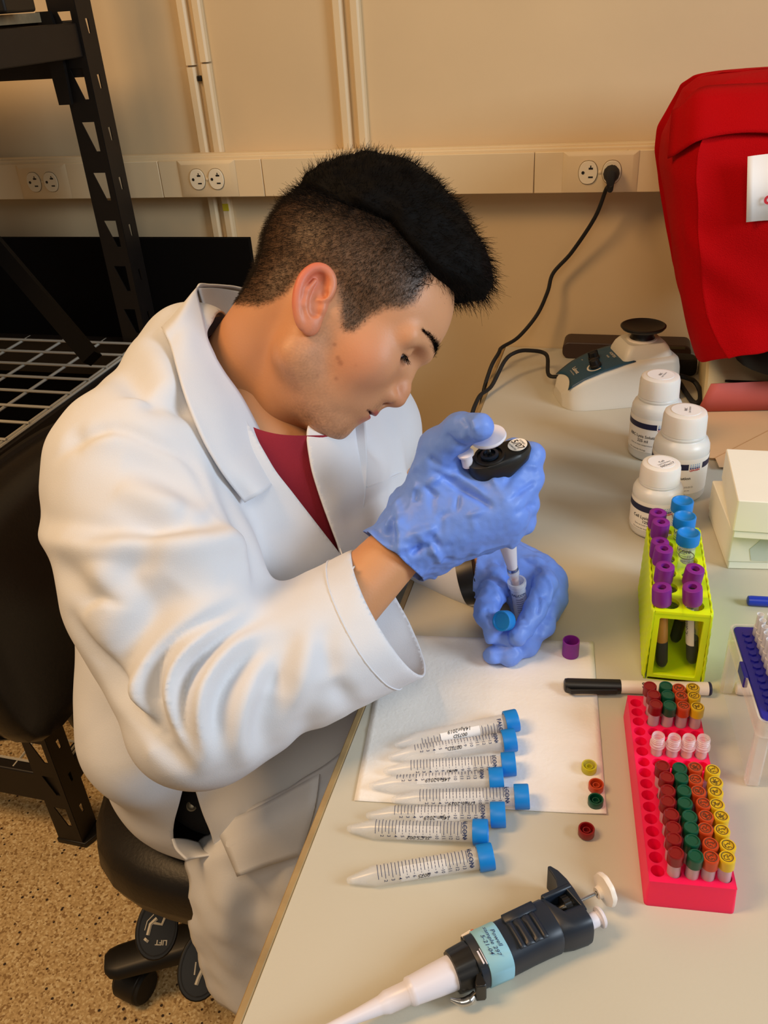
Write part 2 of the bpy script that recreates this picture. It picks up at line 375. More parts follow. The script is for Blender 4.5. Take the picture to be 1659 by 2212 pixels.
# outlets
def outlet(cx, wid, label):
    t = thing('wall_outlet', label, 'outlet', (cx, RY, (RZ0 + RZ1) / 2), 'duplex outlets in the wall strip'); hw = wid / 2; hh = .0335
    V = [(-hw, -.0005, -hh), (hw, -.0005, -hh), (hw, -.0005, hh), (-hw, -.0005, hh), (-hw + .010, -.0052, -hh + .008), (hw - .010, -.0052, -hh + .008), (hw - .010, -.0052, hh - .007), (-hw + .010, -.0052, hh - .007)]
    G().add(V, [(4, 5, 6, 7), (0, 1, 5, 4), (1, 2, 6, 5), (2, 3, 7, 6), (3, 0, 4, 7), (3, 2, 1, 0)]).obj('face_plate', 'cream_plastic', t, bevel=.0008)
    for sx in (-1, 1):
        c = sx * .0195
        out = [(c + .0155 * math.copysign(abs(math.cos(a)) ** .8, math.cos(a)), .0185 * math.copysign(abs(math.sin(a)) ** 1.0, math.sin(a))) for a in np.linspace(0, 2 * PI, 28, endpoint=False)]
        R = np.array([[1, 0, 0], [0, 0, -1], [0, 1, 0.]])
        G().prism([((x - c) * 1.06 + c, z * 1.05) for x, z in out], .0050, .0056, R).obj('socket_rim', 'rim_dark', t)  # thin outline round the socket in a darker cream
        s = G().prism(out, .0050, .0078, R).obj('socket', 'socket_cream', t, bevel=.0006)
        g = G().box((c - .0012 + .002, -.0082, .005), (c + .006 + .002, -.0076, .008)); g.box((c + .0032, -.0082, .0075), (c + .0050, -.0076, .0115))
        g.box((c - .0022 + .003, -.0082, -.0085), (c + .0055 + .003, -.0076, -.0060)); g.obj('slot', 'slot_dark', s)
        g = G().lathe([(.0027, 0), (.0027, .0006)], 12, np.array([[1, 0, 0], [0, 0, -1], [0, 1, 0.]]), (c - .0082, -.0076, 0)); g.obj('slot', 'slot_dark', s)
    G().lathe([(.003, 0), (.003, .0012), (.0016, .002)], 12, np.array([[1, 0, 0], [0, 0, -1], [0, 1, 0.]]), (0, -.0050, 0)).obj('screw', 'cream_plastic', t)
    return t
ox = [aty(95, 390, RY)[0], aty(450, 387, RY)[0], aty(1296, 372, RY)[0]]
outlet(ox[0], .115, 'cream duplex outlet left of the black shelf post'); outlet(ox[1], .120, 'cream duplex outlet below the left pair of conduits, both sockets empty')
outlet(ox[2], .126, 'cream duplex outlet with a black plug in its right socket')
# plug and cord from the outlet down over the bench edge
pg = thing('outlet_power_lead', 'black power cord hanging from the wall outlet to the bench edge', 'cord', (ox[2] + .0195, RY - .009, .5 * (RZ0 + RZ1)))
pl = G(); pl.add(*(lambda a: (np.concatenate([a * np.array([.012, 1, .012]) + [0, 0, 0], a * np.array([.0135, 1, .0145]) + [0, -.012, 0], a * np.array([.009, 1, .011]) + [0, -.026, -.003], a * np.array([.006, 1, .006]) + [0, -.030, -.012], a * np.array([.005, 1, .005]) + [0, -.028, -.022]]), [(i * 12 + j, i * 12 + (j + 1) % 12, (i + 1) * 12 + (j + 1) % 12, (i + 1) * 12 + j) for i in range(4) for j in range(12)] + [tuple(range(48, 60))]))(np.array([(math.cos(k * PI / 6), 0, math.sin(k * PI / 6)) for k in range(12)])))
pl.obj('plug', 'rubber', pg, label='black moulded plug')
O = np.array([ox[2] + .0195, RY - .009, .5 * (RZ0 + RZ1)])
cp = [O + (0, -.028, -.022)] + [aty(px, py, yy) for px, py, yy in ((1310, 408, 1.57), (1285, 470, 1.585), (1235, 545, 1.60), (1195, 590, 1.60), (1183, 630, 1.59), (1160, 680, 1.58), (1120, 728, 1.55), (1085, 750, 1.52))]
cp += [np.array((.004, 1.50, .775)), np.array((-.008, 1.47, .752)), np.array((-.016, 1.42, .70)), np.array((-.02, 1.38, .55)), np.array((-.03, 1.36, .25)), np.array((-.1, 1.36, .006))]
G().tube(np.array(cp) - O, .0036, 8, sub=8).obj('cable', 'rubber', pg)
# ================================================================ black boltless shelving, left
SX = -.690
sh = thing('shelving_unit', 'black steel boltless shelving unit with wire decks against the wall', 'shelf', (SX, 1.15, 0))
def slot_plate(w_, h_, holes):
    """flat plate in x,z with rectangular/trapezoid holes, built from cells"""
    zs = sorted({0.0, h_} | {q for _, _, a, b, *_ in holes for q in (a, b)}); g = G()
    for za, zb in zip(zs[:-1], zs[1:]):
        hs = sorted([h for h in holes if h[2] <= za + 1e-9 and h[3] >= zb - 1e-9], key=lambda h: h[0]); xl0 = xl1 = 0.0
        for h in hs + [None]:
            if h: t0 = (za - h[2]) / (h[3] - h[2]); t1 = (zb - h[2]) / (h[3] - h[2]); a0 = h[0] + (h[4] - h[0]) * t0; a1 = h[0] + (h[4] - h[0]) * t1
            else: a0 = a1 = w_
            for dy in (0,):
                g.add([(xl0, 0, za), (a0, 0, za), (a1, 0, zb), (xl1, 0, zb)], [(0, 1, 2, 3)])
            if h: xl0 = xl1 = h[1]; xl0, xl1 = h[1], h[1]
    return g
def post(x, y, name='upright_post'):
    """L-section upright: front face toward -y, side face toward +x; origin at its outer front corner"""
    fz, sz = [], []
    for k in range(27):
        z = .055 + k * .084; fz.append((.033, .041, z, z + .048, .016)); sz.append((.0235, .029, z + .014, z + .036, .0205))
    g = slot_plate(.052, 2.35, fz).xf(o=(x - .052, y, 0)); g2 = slot_plate(.048, 2.35, sz).xf(rz(PI / 2), (x, y, 0))
    p = G(); p.v = g.v + g2.v; p.f = g.f + [tuple(i + g.n for i in f) for f in g2.f]; p.n = g.n + g2.n
    p.xf(o=(-SX, -1.15, 0)); o = p.obj(name, 'black_steel', sh, smooth=0, solid=.002); return o
for (px_, py_) in ((SX, .865), (SX, 1.45), (SX - 1.1, .865), (SX - 1.1, 1.45)): post(px_, py_)
for (px_, py_) in ((SX, .865), (SX, 1.45)):
    g = G().prism([(-.056, -.003), (.006, -.003), (.030, .050), (.004, .060), (-.056, .004)], 0, .012); g.xf(o=(px_ - SX, py_ - 1.15, 0)).obj('foot', 'black_plastic', sh, bevel=.002)
def shelf_level(z, wires, beamh=.075):
    for y in (.868, 1.452):
        G().box((SX - 1.09 - SX, y - 1.15, z - beamh), (-.004, y + .028 - 1.15, z)).obj('beam', 'black_steel', sh, bevel=.003)
    G().box((-.030, .90 - 1.15, z - .055), (-.004, 1.45 - 1.15, z - .004)).obj('side_beam', 'black_steel', sh, bevel=.002)
    g = G()
    if wires:
        for i in range(10): y = .890 + i * .0610 - 1.15; g.rod((-1.08, y, z + .002), (-.012, y, z + .002), .0026, n=6)
        for x in (-.012, -.020, -.105, -.195, -.285, -.375, -.465, -.555, -.645, -.735, -.825, -.915, -1.005): g.rod((x, .875 - 1.15, z - .002), (x, 1.47 - 1.15, z - .002), .0026, n=6)
        o = g.obj('wire_deck', 'wire_grey', sh, label='grey welded wire deck'); o['kind'] = 'stuff'
    else: G().box((-1.08, .88 - 1.15, z), (-.06, 1.47 - 1.15, z + .014)).obj('shelf_board', 'shelf_board', sh, label='particle board deck')
shelf_level(.185, True); shelf_level(.79, True); shelf_level(1.350, False, .085)
G().prism([(-.012, 0), (.012, 0), (.016, .10), (.010, .14), (-.016, .14)], -.004, .004, np.array([[1, 0, 0], [0, 0, 1], [0, 1, 0.]]), (-.052, 1.440 - 1.15, 1.225)).obj('beam_clip', 'black_steel', sh)
tag(G().tube([aty(-60, 470, 1.10) , aty(200, 775, 1.0)], [.016, .016], 4).obj('strap_bar', 'black_board'), 'dark flat bar slanting down across the black board behind the coat', 'bar')
b_ = G().box((0, 0, 0), (.11, .09, .10), rz(.1)).xf(o=(aty(0, 60, 1.25)[0] - .10, 1.25, 1.365)).obj('storage_box', 'black_plastic', bevel=.004); tag(b_, 'small black box on the particle board shelf at the frame edge', 'box')
# black board leaning on the wall behind the shelf
g = G().box((-1.5, 0, 0), (aty(541, 512, 1.545)[0], .012, aty(541, 512, 1.545)[2] - .0)).xf(o=(0, 1.535, 0))
bb = g.obj('black_board', 'black_board', bevel=.001); tag(bb, 'large matt black board standing behind the shelving below the outlet strip', 'board')
# ================================================================ chair
chx, chy = -.185, .775
ch = thing('office_chair', 'black leather office chair with lift levers, seated person on it', 'chair', (chx, chy, 0))
def squircle_pad(w_, d_, h_, n=40, rings=((.90, 0), (.97, .12), (1, .4), (.985, .75), (.93, .93), (.80, 1)), p=3.2, bow=.0):
    g = G(); a = np.arange(n) * 2 * PI / n; pr = []
    for s, t in rings:
        r = (np.abs(np.cos(a)) ** p + np.abs(np.sin(a)) ** p) ** (-1 / p); x = w_ * s * r * np.cos(a); y = d_ * s * r * np.sin(a); pr.append(np.stack([x, y, np.full(n, h_ * t) + bow * (x / w_) ** 2], 1))
    g.grid(np.array(pr), closed=True); g.f += [tuple(range(n - 1, -1, -1))]; m = len(rings) - 1
    g.add(np.vstack([pr[m], [[0, 0, h_ * 1.02]]]), [(i, (i + 1) % n, n) for i in range(n)]); return g
seat = squircle_pad(.235, .245, .095, bow=-.012).xf(o=(0, 0, .385)).obj('seat', 'black_leather', ch, 60)
# backrest: padded slab, leaning back slightly, rounded corners
def back_pad():
    n = 48; a = np.arange(n) * 2 * PI / n; p = 4.0; r = (np.abs(np.cos(a)) ** p + np.abs(np.sin(a)) ** p) ** (-1 / p); g = G(); pr = []
    for s, t in ((.92, -.030), (.985, -.022), (1, 0), (.99, .018), (.95, .03), (.80, .038), (.4, .040)):
        y = .235 * s * r * np.cos(a); z = .150 * s * r * np.sin(a); x = t + .10 * (y / .235) ** 2 * .35 - .10 * (z / .15) * .25
        pr.append(np.stack([x, y, z], 1))
    g.grid(np.array(pr), flip=True, closed=True); g.f += [tuple(range(n))]; m = len(pr) - 1
    g.f += [tuple(m * n + i for i in range(n - 1, -1, -1))]; return g
bp_ = back_pad().xf(o=(-.305, .03, .722)).obj("backrest", "black_leather", ch, 60)
g = G(); a = np.linspace(0, 2 * PI, 49); p = 4.0; r = (np.abs(np.cos(a)) ** p + np.abs(np.sin(a)) ** p) ** (-1 / p)
y = .232 * r * np.cos(a); z = .148 * r * np.sin(a); g.tube(np.stack([-.331 + .035 * (y / .235) ** 2 - .025 * (z / .15), y + .03, z + .722], 1), .006, 6).obj('piping', 'black_plastic', bp_)
G().tube([(-.325, .03, .70), (-.36, .03, .55), (-.31, .02, .40), (-.14, .01, .368), (-.02, 0, .368)], [.030, .028, .026, .024, .024], 10, sub=6).obj('back_bracket', 'black_plastic', ch)
G().lathe([(.075, .352), (.08, .365), (.08, .386), (.05, .388)], 24, o=(0, 0, 0)).obj('seat_plate', 'black_plastic', ch)
G().lathe([(.036, .10), (.036, .24), (.026, .241), (.026, .36)], 20).obj('gas_column', 'black_plastic', ch)
hub = G().lathe([(.045, .085), (.055, .092), (.055, .125), (.04, .135)], 20).obj('base_hub', 'black_plastic', ch)
def base_leg(ang):
    B = rz(ang); secs = []
    for t in np.linspace(0, 1, 7):
        xx = .045 + .265 * t; wd = .034 - .006 * t; zt = .130 - .028 * t; zb = .092 - .006 * t; rr = .012
        q = [(-wd, zb), (wd, zb), (wd, zt - rr), (wd - rr * .4, zt - rr * .3), (wd - rr, zt), (-wd + rr, zt), (-wd + rr * .4, zt - rr * .3), (-wd, zt - rr)]
        secs.append([(xx, y, z) for y, z in q])
    for ex, sc in ((.323, .85), (.330, .55)): secs.append([(ex, y * sc, .095 + (z - .095) * sc) for _, y, z in secs[6]])
    g = G().grid(np.array(secs), closed=True); g.f += [tuple(range(8)), tuple(8 * 8 + i for i in range(7, -1, -1))]
    l = g.xf(B).obj('leg', 'black_plastic', ch, 50)
    c = B @ np.array((.298, 0, 0)); Bc = rz(ang + .9)
    cs = G(); cs.rod(np.array((0, 0, .05)) , (0, 0, .09), .007, n=10).xf(o=c).obj('caster_stem', 'black_plastic', l)
    for s in (-1, 1):
        cw = G().lathe([(.012, 0), (.026, .001), (.0285, .006), (.0285, .016), (.025, .021), (.010, .022)], 24, np.array([[1, 0, 0], [0, 0, -s], [0, s, 0.]]).T @ np.eye(3), (0, s * .004, .0285))
        cw.xf(Bc, c).obj('caster_wheel', 'rubber', l)
    G().prism([(.030 * math.cos(q), .030 * math.sin(q) + .0295) for q in np.linspace(-.35, PI + .35, 12)], -.021, .021, Bc @ np.array([[1, 0, 0], [0, 0, 1], [0, 1, 0.]]), c).obj('caster_hood', 'black_plastic', l, bevel=.003)
tip = at(225, 2085, .09); ang0 = math.atan2(tip[1] - chy, tip[0] - chx)
for k in range(5): base_leg(ang0 + k * 2 * PI / 5)
def paddle(px, py, dpt, label_, ico, yaw):
    """flat leaf-shaped lever with a printed icon, hanging from the seat plate"""
    c = P(px, py, dpt) - np.array((chx, chy, 0)); nrm = CAM - P(px, py, dpt); nrm[2] *= .9; nrm /= np.linalg.norm(nrm)
    down = P(px - 8, py + 60, dpt) - P(px, py, dpt); down -= nrm * (down @ nrm); down /= np.linalg.norm(down); sx = np.cross(down, nrm) * -1
    B = np.stack([np.cross(-down, nrm), -down, nrm], 1)
    out = [(.030 * math.sin(a) * (1 + .12 * math.cos(a)), .045 * -math.cos(a)) for a in np.linspace(0, 2 * PI, 30, endpoint=False)]
    o = G().prism(out, -.004, .004, B, c).obj('lever_paddle', 'black_plastic', ch, bevel=.002, label=label_)
    G().tube(np.array([(x * .84, y * .86, .0045) for x, y in out + out[:1]]) @ B.T + c, .0009, 4).obj('groove', 'slot_dark', o)
    g = G(); q = lambda pts, r: g.tube(np.array([(x, y, .0046) for x, y in pts]) @ B.T + c, r, 6)
    if ico:
        q([(-.012, -.012), (-.010, .002), (-.002, .010)], .0028); q([(-.006, .004), (.006, .002), (.010, .014), (.016, .016)], .0020); q([(-.014, -.020), (-.012, -.017)], .0042)
        q([(-.017, -.006), (-.015, .006), (-.007, .015)], .0008)
        write(g, 'LIFT', .0095, c + B @ np.array((.008, -.021, .0046)), B @ rz(PI), bold=.02)
    else: q([(-.002, -.024), (0, -.016), (.006, .0)], .003); q([(-.006, -.012), (-.006, .004)], .0012)
    g.obj('icon', 'icon_white', o)
    G().tube([c + B @ np.array((0, .035, 0)), np.array((c[0] * .5, c[1] * .5, .37)), np.array((0, 0, .372))], .007, 8).obj('lever_rod', 'black_plastic', ch)
paddle(340, 2000, 1.24, 'black lever paddle with a white LIFT figure', True, 0); paddle(432, 2085, 1.20, 'second black lever paddle half hidden by the coat', False, 0)
# ================================================================ bench
be = thing('lab_bench', 'laboratory bench with pale laminate top and a wooden edge strip', 'bench', (.65, .5, 0))
G().box((-.65, -1.3, BZ - .030), (.75, YW - .002 - .5, BZ)).obj('worktop', 'bench_laminate', be, bevel=.0008)
G().box((-.6565, -1.3, BZ - .032), (-.6502, YW - .002 - .5, BZ + .0006)).obj('edge_strip', 'bench_wood', be, bevel=.001, label='wooden edging strip')
for x, y in ((-.5, 1.0), (.7, 1.0), (.7, -1.2), (-.5, -1.2)): G().box((x - .025, y - .025, 0), (x + .025, y + .025, BZ - .031)).obj('leg', 'bench_leg', be, bevel=.003)
G().box((-.50, 1.02, BZ - .11), (.70, 1.05, BZ - .031)).obj('apron', 'bench_leg', be)
# ================================================================ small-object materials
mat('tube_clear', (236, 240, 244), .2, spec=.7, alpha=.24); mat('tube_frost', (238, 240, 244), .35, alpha=.55); mat('glass_thin', (200, 215, 205), .05, spec=.8, alpha=.08)
mat('cap_blue', (18, 128, 214), .38, spec=.4); mat('print_blue', (38, 52, 92), .6); mat('print_black', (34, 30, 34), .6); mat('label_white', (240, 241, 244), .7); mat('label_film', (246, 248, 252), .6, alpha=.42)
mat('paper_pad', (236, 234, 230), .85, bump=(260, .25), var=(30, .04))
mat('cap_purple', (126, 34, 138), .42, spec=.4); mat('cap_red', (126, 6, 12), .35, sss=.1); mat('cap_green', (0, 74, 52), .35); mat('cap_orange', (186, 64, 26), .35, sss=.1); mat('cap_yellow', (212, 176, 28), .35, sss=.1)
mat('loose_yellow', (206, 196, 24), .3, alpha=.72); mat('pink_rack', (255, 10, 84), .5, sss=.5); mat('neon_yellow', (222, 250, 4), .45, sss=.5)
mat('vial_frost', (238, 214, 222), .4, alpha=.42); mat('fluid_orange', (228, 120, 50), .3); mat('fluid_dark', (30, 12, 12), .2); mat('plasma', (206, 142, 30), .25, alpha=.9); mat('blood', (14, 7, 7), .55, spec=.15)
mat('marker_white', (236, 226, 214), .35); mat('marker_black', (16, 16, 17), .4); mat('pen_blue', (18, 50, 186), .35)
mat('bottle_white', (232, 232, 228), .35, sss=.15, alpha=.9); mat('bottle_cap', (236, 233, 228), .4, sss=.15); mat('label_paper', (240, 236, 228), .6); mat('navy_band', (22, 24, 62), .5); mat('logo_light', (120, 170, 220), .5); mat('logo_dark', (20, 50, 130), .5); mat('logo_red', (200, 40, 60), .5)
mat('vortex_body', (206, 202, 190), .42, bump=(500, .06)); mat('vortex_panel', (22, 66, 88), .4); mat('case_brown', (52, 34, 26), .5)
mat('card_white', (240, 241, 230), .7, var=(12, .03)); mat('stain_grey', (196, 206, 198), .7); mat('red_fabric', (178, 3, 10), .85, spec=.08, bump=(700, .5), var=(5, .12)); mat('red_letter', (190, 30, 50), .6)
mat('manila', (214, 176, 132), .7, var=(8, .05)); mat('pink_card', (190, 88, 78), .75); mat('device_beige', (214, 196, 150), .5, var=(8, .05)); mat('device_dark', (70, 64, 46), .6)
mat('box_clear', (232, 228, 222), .12, spec=.7, alpha=.17); mat('box_edge', (240, 238, 232), .2, alpha=.34); mat('tip_blue', (26, 28, 150), .35); mat('tip_white', (240, 240, 244), .3, alpha=.62); mat('tip_filter', (250, 250, 252), .6)
mat('pip_navy', (26, 36, 50), .42, spec=.45); mat('pip_black', (12, 13, 15), .4); mat('pip_white', (224, 222, 234), .35); mat('pip_cream', (236, 226, 214), .4); mat('steel', (190, 190, 190), .22, metal=1); mat('tape_blue', (138, 192, 214), .5); mat('orange_dot', (236, 92, 24), .5)
# ================================================================ absorbent pad
c4 = [at(835, 1374, BZ), at(1281, 1390, BZ), at(1310, 1762, BZ), at(765, 1731, BZ)]
g = G(); nn = 40; rows = []
for i in range(nn + 1):
    v = i / nn; row = []
    for j in range(nn + 1):
        u = j / nn; p = (c4[0] * (1 - u) + c4[1] * u) * (1 - v) + (c4[3] * (1 - u) + c4[2] * u) * v
        cr = .0008 * math.exp(-((v - .335 - .01 * u) / .012) ** 2) + .0006 * math.exp(-((v - .62) / .012) ** 2) + .0005 * math.exp(-((u - .52) / .010) ** 2)
        ed = .0016 * max(0, (u - .9) * 10) * max(0, (v - .9) * 10) + .0012 * max(0, 1 - v * 20)
        row.append(p + (0, 0, .0010 + cr + ed + .0003 * noise.noise(Vector((u * 6, v * 6, 0)))))
    rows.append(row)
pad = g.grid(np.array(rows)).obj('absorbent_pad', 'paper_pad', solid=.0006); tag(pad, 'white absorbent paper pad with fold creases lying along the bench edge', 'paper pad')
# ================================================================ conical tubes
def bend(V, r, th0=0.0):
    """flat print (along axis, around) -> cylinder about z"""
    th = V[:, 1] / r + th0; return np.stack([r * np.cos(th), r * np.sin(th), V[:, 0]], 1)
def tube_meshes():
    M = {}
    M['tube_body'] = G().lathe([(.0006, 0), (.0022, .0006), (.0032, .003), (.0084, .0225), (.0084, .109), (.0084, .1125), (.0076, .1125), (.0076, .023), (.0026, .0045), (.0004, .003)], 28, cap0=True, cap1=True).mesh('tube_body', 'tube_clear', 35)
    pr = [(.0002, .1105), (.0098, .1105)]; n = 60; g = G(); a = np.arange(n) * 2 * PI / n; rib = np.where(np.arange(n) % 2 == 0, 1.0, .972)
    rings = [(.0089, .1078, 0), (.0106, .1080, 1), (.0108, .1092, 1), (.0108, .1196, 1), (.0103, .1206, 0), (.0092, .1206, 0), (.0086, .1198, 0), (.0050, .1168, 0), (.0001, .1160, 0)]
    g.grid(np.array([np.stack([r * (rib if k else 1) * np.cos(a), r * (rib if k else 1) * np.sin(a), np.full(n, z)], 1) for r, z, k in rings]), closed=True)
    M['cap'] = g.mesh('cap', 'cap_blue', 45)
    g = G()
    for k in range(27):
        z = .026 + k * .0029; big = k % 2 == 0; h0, h1 = (-.0078, .0064) if big else (-.0062, .0048)
        q = np.array([(z + dz, y) for y in np.linspace(h0, h1, 6) for dz in (0, .00050)]); g.add(bend(q, .00852), [(2 * i, 2 * i + 1, 2 * i + 3, 2 * i + 2) for i in range(5)])
        if big and k:
            V, F = letters(str(k // 2 + 1), .0040, .012); V = np.stack([V[:, 0] * 0 + z + V[:, 1], V[:, 0] + .0084], 1); g.add(bend(V, .00848), F)
    V, F = letters('FALCON', .0052, .03); V = np.stack([.1015 + V[:, 1], V[:, 0] - .001], 1); g.add(bend(V, .00853), F)
    M['graduations'] = g.mesh('graduations', 'print_blue', 0)
    q = np.array([(z, y) for y in np.linspace(-.0085, .0045, 9) for z in (.044, .082)])
    M['label_film'] = G().add(bend(q, .00845), [(2 * i, 2 * i + 1, 2 * i + 3, 2 * i + 2) for i in range(8)]).mesh('write_on_label', 'label_film', 30)
    M['label_white'] = G().add(bend(q * np.array([1, 1]), .00855), [(2 * i, 2 * i + 1, 2 * i + 3, 2 * i + 2) for i in range(8)]).mesh('write_on_label', 'label_white', 30)
    return M
TM = tube_meshes()
def hand_print(lines, seed, r=.00861):
    g = G()
    for i, s in enumerate(lines):
        V, F = letters(s, .0050, .004, shear=.25); V = np.stack([.063 - V[:, 0], V[:, 1] + .0016 - .0050 * i], 1); g.add(bend(V, r), F[:])
    return g.mesh('handwriting', 'print_black', 0)
fal = [((852, 1610), (1105, 1557), 'white', ['SLCS', '0075D', '14Apr2019'], 'farthest from the camera, handwritten white label facing up'),
       ((838, 1637), (1107, 1598), 'film', ['0075D'], 'second from the far end of the row of eight'),
       ((828, 1666), (1098, 1650), 'film', ['0041'], 'third from the far end of the row of eight'),
       ((797, 1698), (1075, 1683), 'film', ['14Feb2019'], 'fourth from the far end of the row of eight'),
       ((845, 1728), (1130, 1720), 'film', ['17Feb 2019'], 'whose cap sticks out farthest to the right'),
       ((790, 1760), (1080, 1757), 'film', ['14Jan 2019'], 'third from the camera end of the row of eight'),
       ((749, 1788), (1040, 1795), 'film', ['SLCS 007'], 'second from the camera end of the row of eight'),
       ((748, 1901), (1055, 1848), 'film', ['0075'], 'nearest the camera, lying apart at an angle')]
roll = [2.5, .6, 1.05, .35, 1.15, .85, 1.3, 1.25]
for i, (a, b, lab, hw, ds) in enumerate(fal):
    p0 = at(*a, BZ + .006); p1 = at(*b, BZ + .0125); ax = p1 - p0; ax[2] = .006; ax /= np.linalg.norm(ax)
    up = np.array([0, 0, 1.]) - ax * ax[2]; up /= np.linalg.norm(up); sd = np.cross(ax, up)
    x = up * math.cos(roll[i] - 1.0) + sd * math.sin(roll[i] - 1.0); B = np.stack([x, np.cross(ax, x), ax], 1)
    p0 = p0.copy(); p0[2] = BZ + .0048 + (.0012 if i < 5 else 0)
    t = thing('conical_tube', 'clear conical tube with blue cap, ' + ds, 'tube', p0, 'blue capped conical tubes lying on the bench', B)
    link(TM['tube_body'], 'tube_body', t); link(TM['cap'], 'cap', t); link(TM['graduations'], 'graduations', t)
    l = link(TM['label_white' if lab == 'white' else 'label_film'], 'write_on_label', t); l.rotation_euler[2] = .0 if lab == 'white' else .9
    h = link(hand_print(hw, i, .0088), 'handwriting', l)
# ================================================================ loose caps on the bench
def loose_cap(px, py, m, r, h, label, ring=True):
    p = at(px, py, BZ + .0014); t = thing('loose_cap', label, 'cap', p, 'loose caps set down on the bench')
    G().lathe([(r * .94, 0), (r, .0006), (r, h - .0004), (r * .97, h), (r * .80, h), (r * .78, h - .0008), (r * .76, .0016), (.0002, .0014)], 28, cap1=False).obj('cap_shell', m, t, 40)
    if ring: G().lathe([(r * .46, .0014), (r * .46, h * .75), (r * .36, h * .75), (r * .34, .0014)], 20, cap0=False, cap1=False).obj('sealing_ring', m, t)
loose_cap(1272, 1664, 'loose_yellow', .0068, .0072, 'loose translucent yellow cap on the paper pad edge')
loose_cap(1287, 1704, 'cap_orange', .0066, .0068, 'loose orange cap between the yellow and green ones on the pad')
loose_cap(1286, 1737, 'cap_green', .0066, .0070, 'loose green cap near the pad corner')
loose_cap(1266, 1802, 'cap_red', .0068, .0076, 'loose red cap on the bare bench below the pad')
p = at(1232, 1414, BZ + .0013); t = thing('loose_cap', 'purple ribbed tube cap standing open end up on the pad corner', 'cap', p, 'loose caps set down on the bench')
def ribbed(rings, n=56, k=.97):
    a = np.arange(n) * 2 * PI / n; rib = np.where(np.arange(n) % 2 == 0, 1.0, k)
    return np.array([np.stack([r * (rib if q else 1) * np.cos(a), r * (rib if q else 1) * np.sin(a), np.full(n, z)], 1) for r, z, q in rings])
G().grid(ribbed([(.0001, 0, 0), (.0083, 0, 0), (.0088, .0006, 0), (.0088, .015, 1), (.0088, .0195, 0), (.0078, .0198, 0), (.0074, .018, 0), (.0070, .006, 0), (.0001, .0058, 0)]), closed=True).obj('cap_shell', 'cap_purple', t, 40)
# ================================================================ pink microtube rack and its vials
A0 = at(1395, 1952, BZ); A1 = at(1583, 1968, BZ); A2 = at(1355, 1503, BZ + .027)
ey = (A2 - A0); ey[2] = 0; ey /= np.linalg.norm(ey); ex = np.array([ey[1], -ey[0], 0]); RB = np.stack([ex, ey, [0, 0, 1]], 1)
RWd, RL, RH, PT = .0635, .2020, .0275, .01215
rk = thing('microtube_rack', 'hot pink microtube rack with rows of round holes', 'rack', A0, None, RB)
g = G(); n = 16; hr = .0052; a = np.arange(n) * 2 * PI / n
x_0 = (RWd - 4 * .0123) / 2; y_0 = (RL - 15 * PT) / 2
for i in range(5):
    for j in range(16):
        cx, cy = x_0 + i * .0123, y_0 + j * PT
        xl = 0 if i == 0 else cx - .00615; xh = RWd if i == 4 else cx + .00615; yl = 0 if j == 0 else cy - PT / 2; yh = RL if j == 15 else cy + PT / 2
        sq = []
        for q in a:
            dx, dy = math.cos(q), math.sin(q); tx = ((xh - cx) / dx if dx > 1e-9 else (xl - cx) / dx if dx < -1e-9 else 1e9); ty = ((yh - cy) / dy if dy > 1e-9 else (yl - cy) / dy if dy < -1e-9 else 1e9); s = min(tx, ty); sq.append((cx + dx * s, cy + dy * s, RH))
        for kx, ky in ((xh, yh), (xl, yh), (xl, yl), (xh, yl)):
            k = min(range(n), key=lambda m: (sq[m][0] - kx) ** 2 + (sq[m][1] - ky) ** 2); sq[k] = (kx, ky, RH)
        c = lambda r, z: [(cx + r * math.cos(q), cy + r * math.sin(q), z) for q in a]
        R4 = np.array([sq, c(hr, RH), c(hr * .97, .010), c(hr * .5, .004), c(.0002, .003)])
        g.grid(R4, closed=True)
g.obj('hole_plate', 'pink_rack', rk, 50)
g = G(); pr = np.array([rrect(-.0015, -.0015, RWd + .0015, RL + .0015, .003), rrect(0, 0, RWd, RL, .0015)])
L = len(pr[0]); g.add(np.concatenate([np.c_[pr[0], np.zeros(L)], np.c_[pr[0], np.full(L, .002)], np.c_[pr[1], np.full(L, RH)]]), [tuple(range(L - 1, -1, -1))] + [(r * L + i, r * L + (i + 1) % L, (r + 1) * L + (i + 1) % L, (r + 1) * L + i) for r in (0, 1) for i in range(L)])
g.obj('skirt', 'pink_rack', rk, 40)
